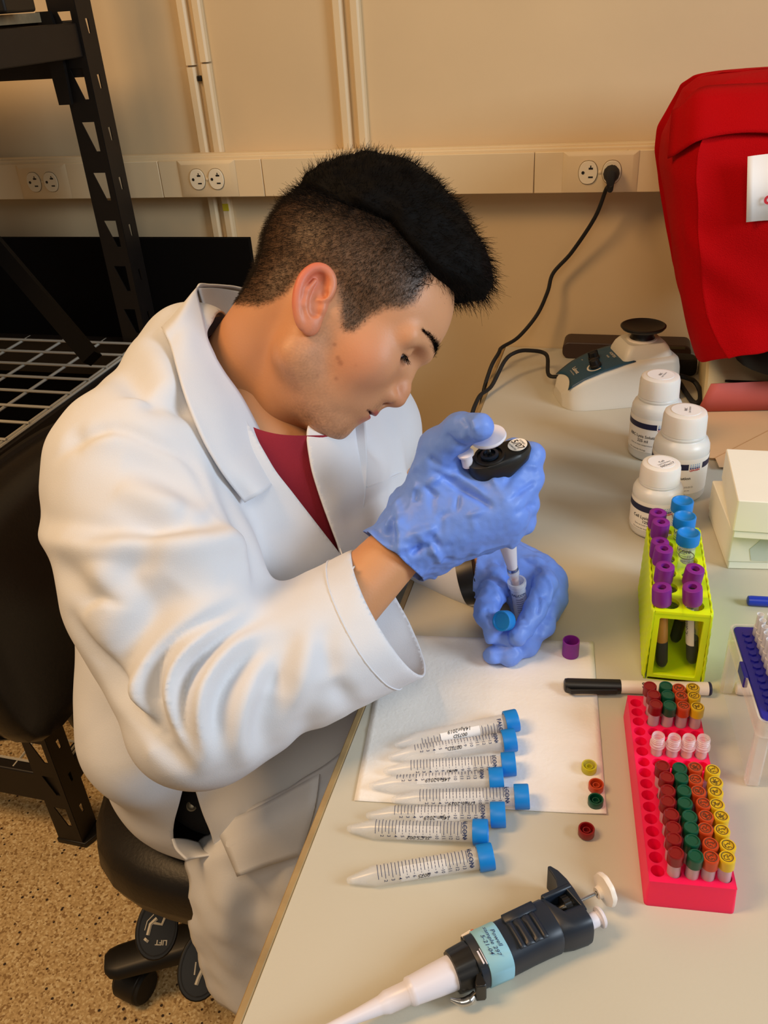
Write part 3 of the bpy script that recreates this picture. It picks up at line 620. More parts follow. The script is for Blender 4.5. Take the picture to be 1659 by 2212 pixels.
def vial_meshes():
    M = {}
    M['body'] = G().lathe([(.0030, .002), (.0048, .004), (.0050, .012), (.0050, .038), (.0054, .0395), (.0054, .041), (.0044, .041), (.0043, .006), (.0002, .005)], 18, cap1=False).mesh('vial_body', 'vial_frost', 40)
    for c in ('red', 'green', 'orange', 'yellow'):
        r = .0061; M[c] = G().grid(ribbed([(.0050, .0400, 0), (r, .0404, 0), (r, .0485, 1), (r * .99, .0498, 0), (r * .90, .0506, 0), (r * .74, .0506, 0), (r * .70, .0500, 0), (.0001, .0500, 0)], 32, .975), closed=True).mesh('cap', 'cap_' + c, 45)
    a = np.linspace(0, 2 * PI, 25)
    for v in range(5):
        g = G(); g.tube(np.stack([.0042 * np.cos(a), .0042 * np.sin(a), np.full(25, .0507)], 1), .00028, 4)
        scrawl(g, 3, .0035, (0, .0011, .0504), np.eye(3), .0004, v); scrawl(g, 3, .0035, (0, -.0012, .0504), np.eye(3), .0004, v + 9); M['mark%d' % v] = g.mesh('ink_mark', 'ink_mark', 0)
    M['open'] = G().lathe([(.0030, .002), (.0048, .004), (.0050, .012), (.0050, .036), (.0066, .0362), (.0066, .0395), (.0053, .0398), (.0053, .0475), (.0049, .048), (.0045, .0475), (.0044, .0455), (.0040, .045), (.0044, .043), (.0040, .042), (.0043, .039), (.0042, .006), (.0002, .005)], 24, cap1=False).mesh('vial_body', 'vial_open', 40)
    g = G(); 
    for z in (.0412, .0432, .0452): t_ = np.linspace(0, 2 * PI, 25); g.tube(np.stack([.0053 * np.cos(t_), .0053 * np.sin(t_), z + .0008 * t_ / 6.28], 1), .00035, 4)
    M['thread'] = g.mesh('screw_thread', 'vial_open', 60)
    M['fluid'] = G().lathe([(.0028, .005), (.0042, .007), (.0042, .026), (.0002, .026)], 16).mesh('fluid', 'fluid_orange', 40); M['fluid_red'] = G().lathe([(.0028, .005), (.0042, .007), (.0042, .030), (.0002, .030)], 16).mesh('fluid', 'fluid_dark', 40)
    return M
mat('ink_mark', (66, 44, 14), .7); mat('vial_open', (250, 236, 240), .25, spec=.7, alpha=.36)
VM = vial_meshes()
ordn = ['first', 'second', 'third', 'fourth', 'fifth', 'sixth', 'seventh', 'eighth']
cname = ['red', 'green', 'orange', 'yellow']; rv = random.Random(4)
def vial(ci, j, label, opened=False):
    p = A0 + RB @ np.array((x_0 + (ci + 1) * .0123, y_0 + j * PT, .0005)); zr = rv.uniform(0, 6)
    t = thing('cryo_vial', label, 'vial', p, 'vials standing in the pink rack'); t.rotation_euler = (rv.uniform(-.03, .03), rv.uniform(-.03, .03), zr)
    if opened:
        b = link(VM['open'], 'vial_body', t); link(VM['thread'], 'screw_thread', b)
        if ci >= 2: link(VM['fluid'], 'fluid', t)
        return
    link(VM['body'], 'vial_body', t); k = link(VM[cname[ci]], 'cap', t)
    if ci >= 2: m = link(VM['mark%d' % rv.randrange(5)], 'ink_mark', k); m.rotation_euler[2] = -zr + rv.uniform(-.5, .5)
    if ci == 0 and j == 13: link(VM['fluid_red'], 'fluid', t)
for ci in range(4):
    for j in range(8): vial(ci, j, '%s capped vial, %s from the camera end in the pink rack front block' % (['dark red', 'green', 'orange', 'yellow'][ci], ordn[j]))
    for j in range(13, 16): vial(ci, j, '%s capped vial in the far block of the pink rack, %s' % (['dark red', 'green', 'orange', 'yellow'][ci], ['nearest the camera', 'middle of its three', 'nearest the yellow rack'][j - 13]))
    vial(ci, 10, 'open capless vial in the pink rack, in line with the %s caps' % ['dark red', 'green', 'orange', 'yellow'][ci], True)
# ================================================================ neon yellow tube rack
Y0 = at(1396, 1466, BZ); YW_, YL_, YH_ = .0515, .158, .0875
ya = math.atan2(-(A1 - A0)[1], 1) * 0 - .02; YB = rz(.035)
yr = thing('tube_rack', 'neon yellow test tube rack holding purple and blue capped tubes', 'rack', Y0, None, YB)
gtop = G(); gmid = G(); n = 16; a = np.arange(n) * 2 * PI / n; hx = (.0145, .0375); hy = [.014 + i * .026 for i in range(6)]
for i, cx in enumerate(hx):
    for j, cy in enumerate(hy):
        xl = 0 if i == 0 else .026; xh = .026 if i == 0 else YW_; yl = 0 if j == 0 else cy - .013; yh = YL_ if j == 5 else cy + .013; sq = []
        for q in a:
            dx, dy = math.cos(q), math.sin(q); tx = ((xh - cx) / dx if dx > 1e-9 else (xl - cx) / dx if dx < -1e-9 else 1e9); ty = ((yh - cy) / dy if dy > 1e-9 else (yl - cy) / dy if dy < -1e-9 else 1e9); s = min(tx, ty); sq.append((cx + dx * s, cy + dy * s))
        for kx, ky in ((xh, yh), (xl, yh), (xl, yl), (xh, yl)):
            k = min(range(n), key=lambda m: (sq[m][0] - kx) ** 2 + (sq[m][1] - ky) ** 2); sq[k] = (kx, ky)
        c = [(cx + .0092 * math.cos(q), cy + .0092 * math.sin(q)) for q in a]
        for g, z0, z1 in ((gtop, YH_ - .004, YH_),):
            g.grid(np.array([[(x, y, z0) for x, y in c], [(x, y, z0) for x, y in sq], [(x, y, z1) for x, y in sq], [(x, y, z1) for x, y in c], [(x, y, z0) for x, y in c]])[:, ::-1], closed=True)
gtop.obj('top_plate', 'neon_yellow', yr, 40)
G().box((0, 0, 0), (YW_, YL_, .004)).obj('base_plate', 'neon_yellow', yr, bevel=.0008)
def end_frame(y):
    g = G(); o = rrect(0, 0, YW_, YH_ - .004, .001, 2); ii = rrect(.0055, .0075, YW_ - .0055, YH_ - .0085, .0015, 2); n = len(o); R = np.array([[1, 0, 0], [0, 0, -1], [0, 1, 0.]])
    V = lambda p, d: np.c_[p, np.full(n, d)] @ R.T
    g.grid(np.array([V(o, 0), V(o, -.004), V(ii, -.004), V(ii, 0), V(o, 0)]), closed=True); g.xf(o=(0, y, 0)); return g
end_frame(0).obj('end_frame', 'neon_yellow', yr, 40, bevel=.0005); end_frame(YL_ - .004).obj('end_frame', 'neon_yellow', yr, 40, bevel=.0005)
def side_wall(x, s):
    g = G(); rows = []
    for z in np.linspace(0, YH_, 30):
        row = []
        for y in np.linspace(0, YL_, 97):
            bmp = .0016 * abs(math.sin(y / .013 * PI)) ** .5 * (1 if .004 < y < YL_ - .004 else 0) + .0008 * abs(math.sin(z / .011 * PI)) ** .6
            row.append((x - s * (bmp + .002 * (1 - z / YH_)), y, z))
        rows.append(row)
    return g.grid(np.array(rows), flip=s > 0)
side_wall(0, 1).obj('side_wall', 'neon_yellow', yr, 60, solid=.0018); side_wall(YW_, -1).obj('side_wall', 'neon_yellow', yr, 60, solid=.0018)
# tubes in it
PCAP = G().grid(ribbed([(.0066, 0, 0), (.0090, .0004, 0), (.0094, .002, 1), (.0094, .0165, 1), (.0090, .0190, 0), (.0085, .0194, 0), (.0042, .0194, 0), (.0038, .0150, 0), (.0001, .0150, 0)]), closed=True).mesh('cap', 'cap_purple', 40)
PHOLE = G().lathe([(.0037, .0151), (.0002, .0152)], 16, cap0=False).mesh('stopper_well', 'rubber')
PBODY = G().lathe([(.0012, -.0805), (.0045, -.0788), (.0060, -.074), (.0062, -.065), (.0062, .002), (.0058, .002), (.0058, -.073), (.0002, -.079)], 20, cap1=False).mesh('tube_body', 'glass_thin', 40)
PBLOOD = G().lathe([(.0008, -.0800), (.0042, -.0780), (.00585, -.0735), (.0060, -.046), (.0002, -.046)], 20).mesh('blood', 'blood', 40)
PPLAS = G().lathe([(.0060, -.046), (.0060, -.008), (.0002, -.008)], 20, cap0=False).mesh('plasma', 'plasma', 40)
q = np.array([(z, y) for y in np.linspace(-.009, .006, 9) for z in (-.052, -.004)])
PLAB = G().add(bend(q, .00640), [(2 * i, 2 * i + 1, 2 * i + 3, 2 * i + 2) for i in range(8)]).mesh('paper_label', 'label_paper', 30)
g = G(); V, F = letters('RL-80007-7', .0060, .003, shear=.2); V = np.stack([-.026 + V[:, 0], -V[:, 1] - .002], 1); g.add(bend(V, .00650), F); PWR = g.mesh('handwriting', 'print_black', 0)
def purple(px, py, zt, label, lean=(0, 0), lab=False, rot=0.0):
    p = at(px, py, zt) - (0, 0, .0194); t = thing('blood_tube', label, 'tube', p, 'purple capped blood tubes in the yellow rack'); t.rotation_euler = (lean[0], lean[1], rot)
    k = link(PCAP, 'cap', t); link(PHOLE, 'stopper_well', k); link(PBODY, 'tube_body', t); link(PBLOOD, 'blood', t)
    if not lab: link(PPLAS, 'plasma', t)
    else: l = link(PLAB, 'paper_label', t); link(PWR, 'handwriting', l)
zc_ = BZ + YH_ + .0200
purple(1434, 1268, zc_, 'purple capped tube at the near left corner of the yellow rack', (0, -.10))
purple(1436, 1221, zc_ + .002, 'purple capped tube second from the camera in the left row of the yellow rack', (.05, .03))
purple(1432, 1183, zc_ + .006, 'purple capped tube third from the camera in the left row of the yellow rack', (.04, .06))
purple(1426, 1169, zc_ + .001, 'purple capped tube fourth from the camera in the left row of the yellow rack', (-.02, .0))
purple(1427, 1126, zc_ + .007, 'purple capped tube second from the far end of the yellow rack', (.03, .03))
purple(1421, 1106, zc_ + .004, 'purple capped tube farthest from the camera in the yellow rack', (.0, .02))
purple(1501, 1266, zc_ + .003, 'purple capped tube with a handwritten paper label at the near right corner', (.05, .12), True, 4.0)
purple(1498, 1226, zc_ + .003, 'purple capped tube second from the camera in the right row, leaning', (.06, .09))
rt = [((1488, 1150), .021, 'blue capped conical tube standing in the yellow rack, nearest of three'), ((1480, 1114), .022, 'blue capped conical tube standing in the yellow rack, middle of three'), ((1475, 1081), .023, 'blue capped conical tube standing in the yellow rack, farthest of three')]
for (px, py), dz, lb in rt:
    pp_ = at(px, py, BZ + YH_ + .006 + dz); t = thing('conical_tube', lb, 'tube', pp_ - np.array((0, 0, .1206)), 'blue capped tubes standing in the yellow rack'); t.rotation_euler = (.0, .0, 4.0); t.scale = (1.1, 1.1, 1.0)
    link(TM['cap'], 'cap', t); link(TM['tube_body'], 'tube_body', t); link(TM['graduations'], 'graduations', t)
pp_ = at(1483, 1200, BZ + YH_ + .020); t = G().lathe([(.0010, -.098), (.0062, -.092), (.0076, -.085), (.0078, 0), (.0070, 0), (.0069, -.085), (.0002, -.094)], 28, cap1=False).obj('glass_tube', 'glass_thin', None, 40); t.location = pp_
tag(t, 'open clear glass tube without cap in the yellow rack', 'tube'); a = np.linspace(0, 2 * PI, 33); G().tube(np.stack([.0074 * np.cos(a), .0074 * np.sin(a), 0 * a + .0002], 1), .0005, 6).obj('rim', 'rim_glass' if mat('rim_glass', (90, 100, 60), .1, alpha=.7) else None, t)
# ================================================================ marker pens
def marker(p0, p1, r, name, label, capm, bodym, cap_l, clip=True, txt=None):
    ax = np.asarray(p1) - np.asarray(p0); Ln = np.linalg.norm(ax); B = basis(ax); t = thing(name, label, 'pen', p0, None, B)
    G().lathe([(r * .8, cap_l), (r * .93, cap_l + .0005), (r * .93, Ln - .003), (r * .8, Ln - .001)], 24).obj('barrel', bodym, t)
    G().lathe([(r * .84, Ln - .0034), (r * .95, Ln - .003), (r * .95, Ln - .0012), (r * .8, Ln), (r * .4, Ln - .001)], 24).obj('end_plug', 'navy_band', t)
    c = G().lathe([(r * .6, 0), (r * .92, .001), (r, .004), (r, cap_l)], 24).obj('cap', capm, t)
    if clip: dn = B.T @ np.array((-.15, -.98, .12)); dn[2] = 0; dn /= np.linalg.norm(dn); sdv = np.cross(dn, (0, 0, 1)); Bk = np.stack([sdv, dn, [0, 0, 1]], 1); G().add(np.array([(x, y, z) for z, y0 in ((.002, 1.0), (.006, 1.65), (.016, 1.55), (cap_l - .004, 1.35)) for x, y in ((-.0028, r * (y0 - .25)), (.0028, r * (y0 - .25)), (.0024, r * y0), (-.0024, r * y0))]) @ Bk.T, [(i * 4 + j, i * 4 + (j + 1) % 4, (i + 1) * 4 + (j + 1) % 4, (i + 1) * 4 + j) for i in range(3) for j in range(4)] + [(3, 2, 1, 0), (12, 13, 14, 15)]).obj('clip', capm, c, bevel=.0005)
    if txt:
        up = B.T @ np.array((0, -.55, .85)); th = math.atan2(up[1], up[0]); V, F = letters(txt, .008, .02); V = np.stack([cap_l + .022 + V[:, 0], -V[:, 1]], 1); G().add(bend(V, r * .94, th), F).obj('print', 'print_black', t, 0)
    return t
marker(at(1218, 1480, BZ + .0072), at(1536, 1488, BZ + .0072), .0072, 'marker_pen', 'white marker pen with a black clip cap between pad and racks', 'marker_black', 'marker_white', .0555, True, 'S')
marker(at(1588, 1487, BZ + .0062), at(1588, 1487, BZ + .0062) + np.array((.12, .012, 0)), .0062, 'marker_pen', 'white pen end seen through the clear tip box', 'marker_white', 'marker_white', .012, False)
marker(at(1614, 1297, BZ + .0058), at(1614, 1297, BZ + .0058) + np.array((.13, .010, 0)), .0058, 'pen', 'bright blue pen cut by the frame edge, before the white boxes', 'pen_blue', 'pen_blue', .05, False)
# ================================================================ reagent bottles
def bottle(cx, cy, r, h, label, lines, big, rot, sticker, vol):
    """lathe bottle, threaded cap with a round sticker, wrap label with band, logo and text"""
    p = np.array((cx, cy, BZ + .0002)); t = thing('reagent_bottle', label, 'bottle', p, 'white reagent bottles at the bench back'); ch_ = .028 * h / .12; hs = h - ch_
    G().lathe([(r * .82, 0), (r * .95, .002), (r, .006), (r, hs * .76), (r * .985, hs * .82), (r * .91, hs * .885), (r * .80, hs * .915), (r * .775, hs * .93), (r * .80, hs * .95), (r * .80, hs * .97), (r * .74, hs)], 44, cap1=True).obj('bottle_body', 'bottle_white', t, 50)
    n = 90; g = G().grid(ribbed([(r * .74, hs - .002, 0), (r * .79, hs - .001, 0), (r * .79, hs + ch_ * .15, 1), (r * .775, h - ch_ * .25, 1), (r * .73, h - ch_ * .06, 0), (r * .64, h, 0), (.0002, h + .0004, 0)], n, .985), closed=True); k = g.obj('cap', 'bottle_cap', t, 40)
    G().lathe([(r * .52, h + .0002), (r * .52, h + .0008), (.0002, h + .0009)], 32).obj('round_sticker', 'label_white', k)
    g = G(); Bk = rz(rot + .5)
    write(g, sticker[0], .0052, (0, 0, 0), np.eye(3), .0); write(g, sticker[1], .0036, (0, -.0046, 0), np.eye(3), .0)
    if len(sticker) > 3: write(g, sticker[2], .0060, (0, -.010, 0), np.eye(3), .0, shear=.2)
    g.xf(rz(sticker[-1]) , (0, .0, h + .0013)).obj('sticker_text', 'print_black', k, 0)
    z0, z1 = hs * .17, hs * .72; ra = r + .0004
    def wrap(g, V, F, zc, off=0, rr=.0): V2 = np.stack([zc + V[:, 1], V[:, 0] + off], 1); return g.add(bend(V2, ra + .0003 + rr, rot), F)
    th = np.linspace(-1.75, 1.95, 50); q = np.array([(z, a_ * r) for a_ in th for z in (z0, z1)]); lb_ = G().add(bend(q, ra, rot), [(2 * i, 2 * i + 2, 2 * i + 3, 2 * i + 1) for i in range(49)]).obj('wrap_label', 'label_paper', t, 30)
    zb = z1 - (z1 - z0) * .13
    def strip(a0, a1, za, zb_, m, nm):
        qs = np.array([(z, a_ * r) for a_ in np.linspace(a0, a1, 30) for z in (za, zb_)]); G().add(bend(qs, ra + .0003, rot), [(2 * i, 2 * i + 2, 2 * i + 3, 2 * i + 1) for i in range(29)]).obj(nm, m, lb_, 30)
    strip(-1.7, .42, zb - .0085, zb, 'navy_band', 'navy_band'); strip(.99, 1.9, zb - .0085, zb, 'navy_band', 'navy_band')
    for ri, (m, sc) in enumerate((('logo_light', .7), ('logo_light', .9), ('logo_dark', 1.1))):
        g = G()
        for ci in range(5):
            pol = np.array([(.0011 * sc * math.cos(u), .0011 * sc * math.sin(u)) for u in np.linspace(0, 2 * PI, 8, endpoint=False)]); wrap(g, pol + (.0, 0), [tuple(range(8))], zb - .0010 - ri * .0026, (.50 + ci * .085) * r)
        g.obj('logo_dots', m, lb_, 0)
    g = G(); V, F = letters('QIAGEN', .0040, .03); wrap(g, V, F, zb - .0092, .67 * r); g.obj('logo_text', 'logo_red', lb_, 0)
    g = G(); zz = zb - .019
    for s, sz, off, dz in lines: V, F = letters(s, sz, .012 if sz > .004 else 0); wrap(g, V, F, zz - dz, off); 
    g.obj('label_text', 'print_black', lb_, 0)
    return t
L1 = [('RBC Lysis Solution', .0062, -.004, .002), ('225 ml', .0062, -.004, .0090), ('Store at room temperature (15-25 C)', .0032, .0, .0155), ('Lot no.', .003, .016, .0205), ('For molecular biology', .0032, -.012, .0235)]
L3 = [('Cell Lysis Solution', .0060, -.001, -.002), ('125 ml', .0056, -.001, .0040), ('Store at room temperature', .0028, -.004, .0088), ('Lot no.', .0027, .013, .0118), ('For molecular biology', .0027, -.010, .0140)]
bottle(.279, 1.206, .0360, .1245, 'white lysis solution bottle farthest back, beside the vortex mixer', L1, 1, -1.95, ('RBC', 'Lysis Solution', 1.2), '225 ml')
bottle(.310, 1.092, .0362, .1230, 'white lysis solution bottle in the middle, overlapping the farthest one', L1, 1, -1.72, ('RBC', 'Lysis Solution', 1.5), '225 ml')
bottle(.2805, .990, .0312, .0970, 'shortest white bottle, cell lysis solution, behind the yellow rack', L3, 0, -1.85, ('Cell', 'Lysis Solution', '06Dec17', .75), '125 ml')
# ================================================================ vortex mixer
vo = at(1240, 892, BZ); va = .37; VB = rz(va)
vx = thing('vortex_mixer', 'off-white vortex mixer with teal control panel and black cup', 'mixer', vo + np.array((.0, .0, .0003)), None, VB)
def vsec(u, w0, w1, h, r=.010):
    """cross-section in (v,z): flared foot, tapered sides, rounded top corners"""
    m = .055; out = [(-w0, 0), (w0, 0), (w0, .006), (w0 - .003, .014)]
    for q in np.linspace(0, PI / 2, 5): out.append((w1 - r + r * math.cos(q), h - r + r * math.sin(q)))
    for q in np.linspace(PI / 2, PI, 5): out.append((-w1 + r + r * math.cos(q), h - r + r * math.sin(q)))
    out += [(-w0 + .003, .014), (-w0, .006)]; return [(u, m + a_, b_) for a_, b_ in out]
st = [(-.012, .026, .020, .020, .006), (-.006, .040, .033, .032, .009), (.002, .048, .040, .0385, .010), (.02, .053, .045, .050, .010), (.05, .056, .047, .062, .010), (.085, .057, .048, .071, .010), (.11, .057, .048, .0745, .010), (.165, .056, .047, .0765, .010), (.178, .052, .042, .073, .010), (.184, .042, .034, .060, .010)]
g = G().grid(np.array([vsec(*s) for s in st]), closed=True, flip=True); n = len(vsec(*st[0])); g.f += [tuple(range(n - 1, -1, -1)), tuple((len(st) - 1) * n + i for i in range(n))]
vb_ = g.obj('housing', 'vortex_body', vx, 50, bevel=0)
vc = np.array((.128, .055, 0))
g = G(); rr = [(.043, .068, .010), (.041, .078, .010), (.037, .088, .010), (.033, .094, .011), (.031, .096, .011)]
L = len(rrect(-1, -1, 1, 1, .2)); secs = [[(x, y, z) for x, y in rrect(-w_, -w_ * .92, w_, w_ * .92, r)] for w_, z, r in rr]
g.grid(np.array(secs), closed=True); g.f += [tuple((len(rr) - 1) * L + i for i in range(L))]; g.xf(o=vc).obj('pedestal', 'vortex_body', vx, 35)
G().lathe([(.0245, .0955), (.0245, .0985), (.021, .0988)], 32, o=vc).obj('collar', 'pip_cream', vx)
G().lathe([(.0215, .0975), (.0185, .1015), (.0175, .110), (.024, .1125), (.034, .1145), (.0368, .118), (.0368, .1195), (.0345, .1205), (.031, .1185), (.012, .1160), (.0002, .1155)], 40, o=vc).obj('cup', 'black_plastic', vx, 50)
# panel on the slope: follows the housing top
top = lambda u: np.interp(u, [s[0] for s in st], [s[3] for s in st]) + .0009
g = G(); rows = []
for u in np.linspace(.004, .088, 16):
    f0 = (u - .004) / .084; hwid = .036 + .006 * math.sin(f0 * PI * .9) + .004 * f0; rows.append([(u + (.016 * (abs(v) ** 2) * f0 - .010 * (abs(v) ** 2) * (1 - f0)), .055 + v * hwid, top(u + (.016 * (abs(v) ** 2) * f0 - .010 * (abs(v) ** 2) * (1 - f0))) + .0003) for v in np.linspace(-1, 1, 13)])
pn = g.grid(np.array(rows), flip=True).obj('control_panel', 'vortex_panel', vx, 60, solid=.0012)
def on_panel(u, v): e = .004; sl = (top(u + e) - top(u - e)) / (2 * e); X = np.array((1, 0, sl)); X /= np.linalg.norm(X); Yv = np.array((0, 1, 0)); return np.array((u, .055 + v, top(u) + .0010)), np.stack([-Yv, X, np.cross(-Yv, X)], 1)
for u, v, r in ((.046, -.016, .0095), (.052, .012, .0095)):
    o, B = on_panel(u, v); k = G().lathe([(r, 0), (r, .004), (r * .8, .005), (r * .72, .013), (r * .6, .0138)], 20, B, o).obj('knob', 'black_plastic', vx)
    G().box((-.0012, -r * .9, .004), (.0012, r * .9, .0145), B, o).obj('pointer', 'black_plastic', k, bevel=.0004)
g = G(); o, B = on_panel(.046, -.016); aa = np.linspace(-2.6, .3, 14)
g.grid(np.array([[(.0125 * math.cos(q), .0125 * math.sin(q), .0004), (.0155 * math.cos(q), .0155 * math.sin(q), .0004)] for q in aa]) @ B.T + o); 
o, B = on_panel(.018, .002); Bt = B @ rz(0.0); write(g, 'Labnet', .0095, o + B @ np.array((0, 0, .0006)), Bt, .02); o, B = on_panel(.012, .002); write(g, 'INTERNATIONAL', .0028, o + B @ np.array((0, 0, .0006)), B)
o, B = on_panel(.080, .002); write(g, 'VORTEX', .0065, o + B @ np.array((0, 0, .0008)), B, .01); o, B = on_panel(.072, .002); write(g, 'MIXER', .004, o + B @ np.array((0, 0, .0008)), B)
for k_, s in enumerate(('ON', 'OFF', 'TOUCH')): o, B = on_panel(.036 + .012 * k_, .026); write(g, s, .003, o + B @ np.array((0, 0, .0006)), B)
g.obj('panel_print', 'icon_white', pn, 0)
VOW = vo; toW = lambda q: VB @ np.array(q) + vo
wp = [toW((.005, .10, .024)), toW((-.012, .115, .024)), aty(1180, 766, 1.50), aty(1140, 757, 1.49), aty(1112, 762, 1.47), aty(1090, 780, 1.45), np.array((.006, 1.40, .752)), np.array((-.010, 1.35, .748)), np.array((-.017, 1.30, .70)), np.array((-.02, 1.27, .5)), np.array((-.03, 1.27, .02))]
for i in range(2, 6): wp[i][2] = max(wp[i][2], BZ + .004)
t = G().tube(np.array(wp), .0036, 8, sub=8).obj('mixer_cord', 'rubber'); tag(t, 'black cord of the vortex mixer looping left and over the bench edge', 'cord')
# dark case behind the mixer, with a looped cable
l_ = aty(1215, 745, 1.57)[0]; r_x = aty(1496, 742, 1.57)[0]; zt_ = aty(1300, 744, 1.57)[2]
g = G().prism(rrect(l_, BZ + .0005, r_x, zt_, .012), 0, .05, np.array([[1, 0, 0], [0, 0, -1], [0, 1, 0.]]), (0, 1.625 - .0, 0)); t = g.obj('instrument_case', 'case_brown', None, bevel=.002); tag(t, 'low dark brown case against the wall behind the vortex mixer', 'case')
o, B = np.array((aty(1455, 756, 1.574)[0], 1.5745, aty(1455, 752, 1.574)[2])), np.array([[1, 0, 0], [0, 0, -1], [0, 1, 0.]]); G().box((-.020, -.0008, -.002), (.020, 0, .003), None, (o[0], 1.575, o[2])).obj('name_plate', 'device_dark', t)
lp = [at(1440, 800, BZ + .02), at(1462, 818, BZ + .014), at(1480, 846, BZ + .008), at(1497, 868, BZ + .005), at(1511, 866, BZ + .006), at(1512, 845, BZ + .010), at(1500, 824, BZ + .02), at(1480, 815, BZ + .03), at(1452, 808, BZ + .03)]
t = G().tube(lp, .0042, 8, sub=8).obj('cable_loop', 'rubber'); tag(t, 'short black cable loop on the bench beside the farthest bottle', 'cable')
t = squircle_pad(.032, .020, .030).xf(o=at(1465, 825, BZ) + np.array((0, .045, 0))).obj('power_adapter', 'rubber'); tag(t, 'black power adapter lump behind the farthest bottle', 'adapter')
# ================================================================ white card boxes
def card_box(o, ang, wd, ln, hb, hl, label):
    B = rz(ang); t = thing('card_box', label, 'box', o, 'white card boxes stacked at the frame edge', B); ov = .0015
    G().box((ov, ov, 0), (wd - ov, ln - ov, hb + hl - .002)).obj('box_base', 'card_white', t, bevel=.0012)
    l = G(); R = rrect(0, 0, wd, ln, .002); L = len(R); l.grid(np.array([[(x, y, hb) for x, y in R], [(x, y, hb + hl) for x, y in R]]), closed=True); l.f += [tuple(L + i for i in range(L))]
    ld = l.obj('lid', 'card_white', t, 30, bevel=.001); return t, ld
bx, _ = card_box(at(1565, 1230, BZ) + np.array((.002, 0, .0003)), .125, .133, .125, .012, .040, 'lower white card box with a torn grey stain')
for z_, pol, m in ((.0004, [(.030, .014), (.052, .0135), (.050, .034), (.054, .043), (.056, .0515), (.040, .0515), (.034, .040), (.026, .030)], 'stain_grey'),):
    G().prism(pol, 0, .0004, np.array([[1, 0, 0], [0, 0, -1], [0, 1, 0.]]), (-.004, -.0002, 0)).obj('torn_stain', m, bx)
b2 = at(1578, 1168, BZ + .0525); card_box(b2 + np.array((.001, .004, .0005)), .03, .133, .128, .011, .040, 'upper white card box stacked on the other')
# ================================================================ red covered instrument, device and folders
def rcov():
    g = G(); prof = [(.845, .334, 1.275, 1.52), (.88, .322, 1.272, 1.54), (.93, .306, 1.272, 1.55), (1.0, .290, 1.275, 1.55), (1.07, .273, 1.282, 1.55), (1.115, .260, 1.290, 1.545), (1.150, .257, 1.298, 1.54), (1.185, .270, 1.312, 1.53), (1.212, .281, 1.335, 1.51), (1.226, .298, 1.37, 1.49), (1.232, .34, 1.42, 1.46)]
    rows = []; pz = np.array([q[0] for q in prof]); zz = np.concatenate([np.linspace(.845, 1.20, 46), np.linspace(1.205, 1.232, 12)])
    for z in zz:
        xl, yf, yb = (np.interp(z, pz, [q[k] for q in prof]) for k in (1, 2, 3)); xr = .66 - .02 * max(0, z - 1.1) * 5; row = []
        path = [(xr, yb), (xl + .02, yb), (xl, yb - .03), (xl - .002, (yf + yb) / 2), (xl + .006, yf + .05), (xl + .036, yf + .004), (xl + .07, yf), (xr, yf - .005), (xr + .004, (yf + yb) / 2), (xr, yb)]
        pts = spline(np.c_[np.array(path), np.zeros(len(path))], 9)[:, :2]
        for i, (x, y) in enumerate(pts):
            nv = noise.noise(Vector((x * 9, z * 7, y * 9))) * .018 + noise.noise(Vector((x * 26, z * 14, y * 20 + 4))) * .008
            dist = abs(x * .55 + (z - .95) * 1.0 - .20); fold = .007 * math.exp(-((z - (.93 - (x - .42) * .9)) / .02) ** 2) * (1 if y < yf + .03 else 0)
            zz_ = z + (max(0, x - .338) * .50 + .006 * math.sin(x * 70)) * max(0, (1.02 - z) / .175) * (1 if z < 1.02 else 0)
            row.append((x + nv * .5, y - nv - fold * .9, zz_))
        rows.append(row)
    g.grid(np.array(rows)); m = len(rows[0]); top_ = rows[-1]; c = np.mean(np.array(top_), 0); b = g.n; g.add([c + (0, 0, .002)], []); g.f += [((len(rows) - 1) * m + i, (len(rows) - 1) * m + i + 1, b) for i in range(m - 1)]
    return g
rb = rcov().obj('fabric_cover', 'red_fabric', None, 180, solid=.0015); tag(rb, 'red woven fabric cover with a white sheet on its front, hanging over an instrument', 'cover')
sbm = rb.modifiers.new('sub', 'SUBSURF'); sbm.levels = 1; sbm.render_levels = 1
# hem flap folded over the top front
g = G(); rows = []
for t_ in np.linspace(0, 1, 12):
    row = []
    for x in np.linspace(.262, .655, 50):
        zlow = 1.155 + .016 * math.sin((x - .26) * 16) - .02 * math.exp(-((x - .262) / .02) ** 2) + (.006 if x > .4 else 0) * math.sin(x * 40); ztop = 1.222 - .03 * math.exp(-((x - .262) / .02) ** 2); z = ztop + (zlow - ztop) * t_
        yf = np.interp(z, [1.07, 1.115, 1.150, 1.185, 1.212, 1.226, 1.232], [1.282, 1.290, 1.298, 1.312, 1.335, 1.37, 1.42]) - .012 * t_ - .004 + .045 * math.exp(-((x - .262) / .018) ** 2); row.append((x, yf - .004 * noise.noise(Vector((x * 20, z * 20, 3))), z))
    rows.append(row)
fl = g.grid(np.array(rows)).obj('hem_flap', 'red_fabric', rb, 180, solid=.0016)
cs = [aty(1615, 338, 1.262), aty(1720, 326, 1.262), aty(1720, 474, 1.262), aty(1612, 480, 1.262)]
pp1 = G().grid(np.array([[cs[0] * (1 - u) + cs[1] * u + (0, .002 * math.sin(u * 5), 0) for u in np.linspace(0, 1, 9)], [cs[3] * (1 - u) + cs[2] * u + (0, .004 * math.sin(u * 4), 0) for u in np.linspace(0, 1, 9)]])).obj('paper_sign', 'label_white', rb, 60, solid=.0004)
g = G(); oc = aty(1659, 429, 1.2605); write(g, 'c', .022, oc + np.array((0, 0, 0)), np.array([[1, 0, 0], [0, 0, -1], [0, 1, 0.]]), .03); g.obj('lettering', 'red_letter', pp1, 0)
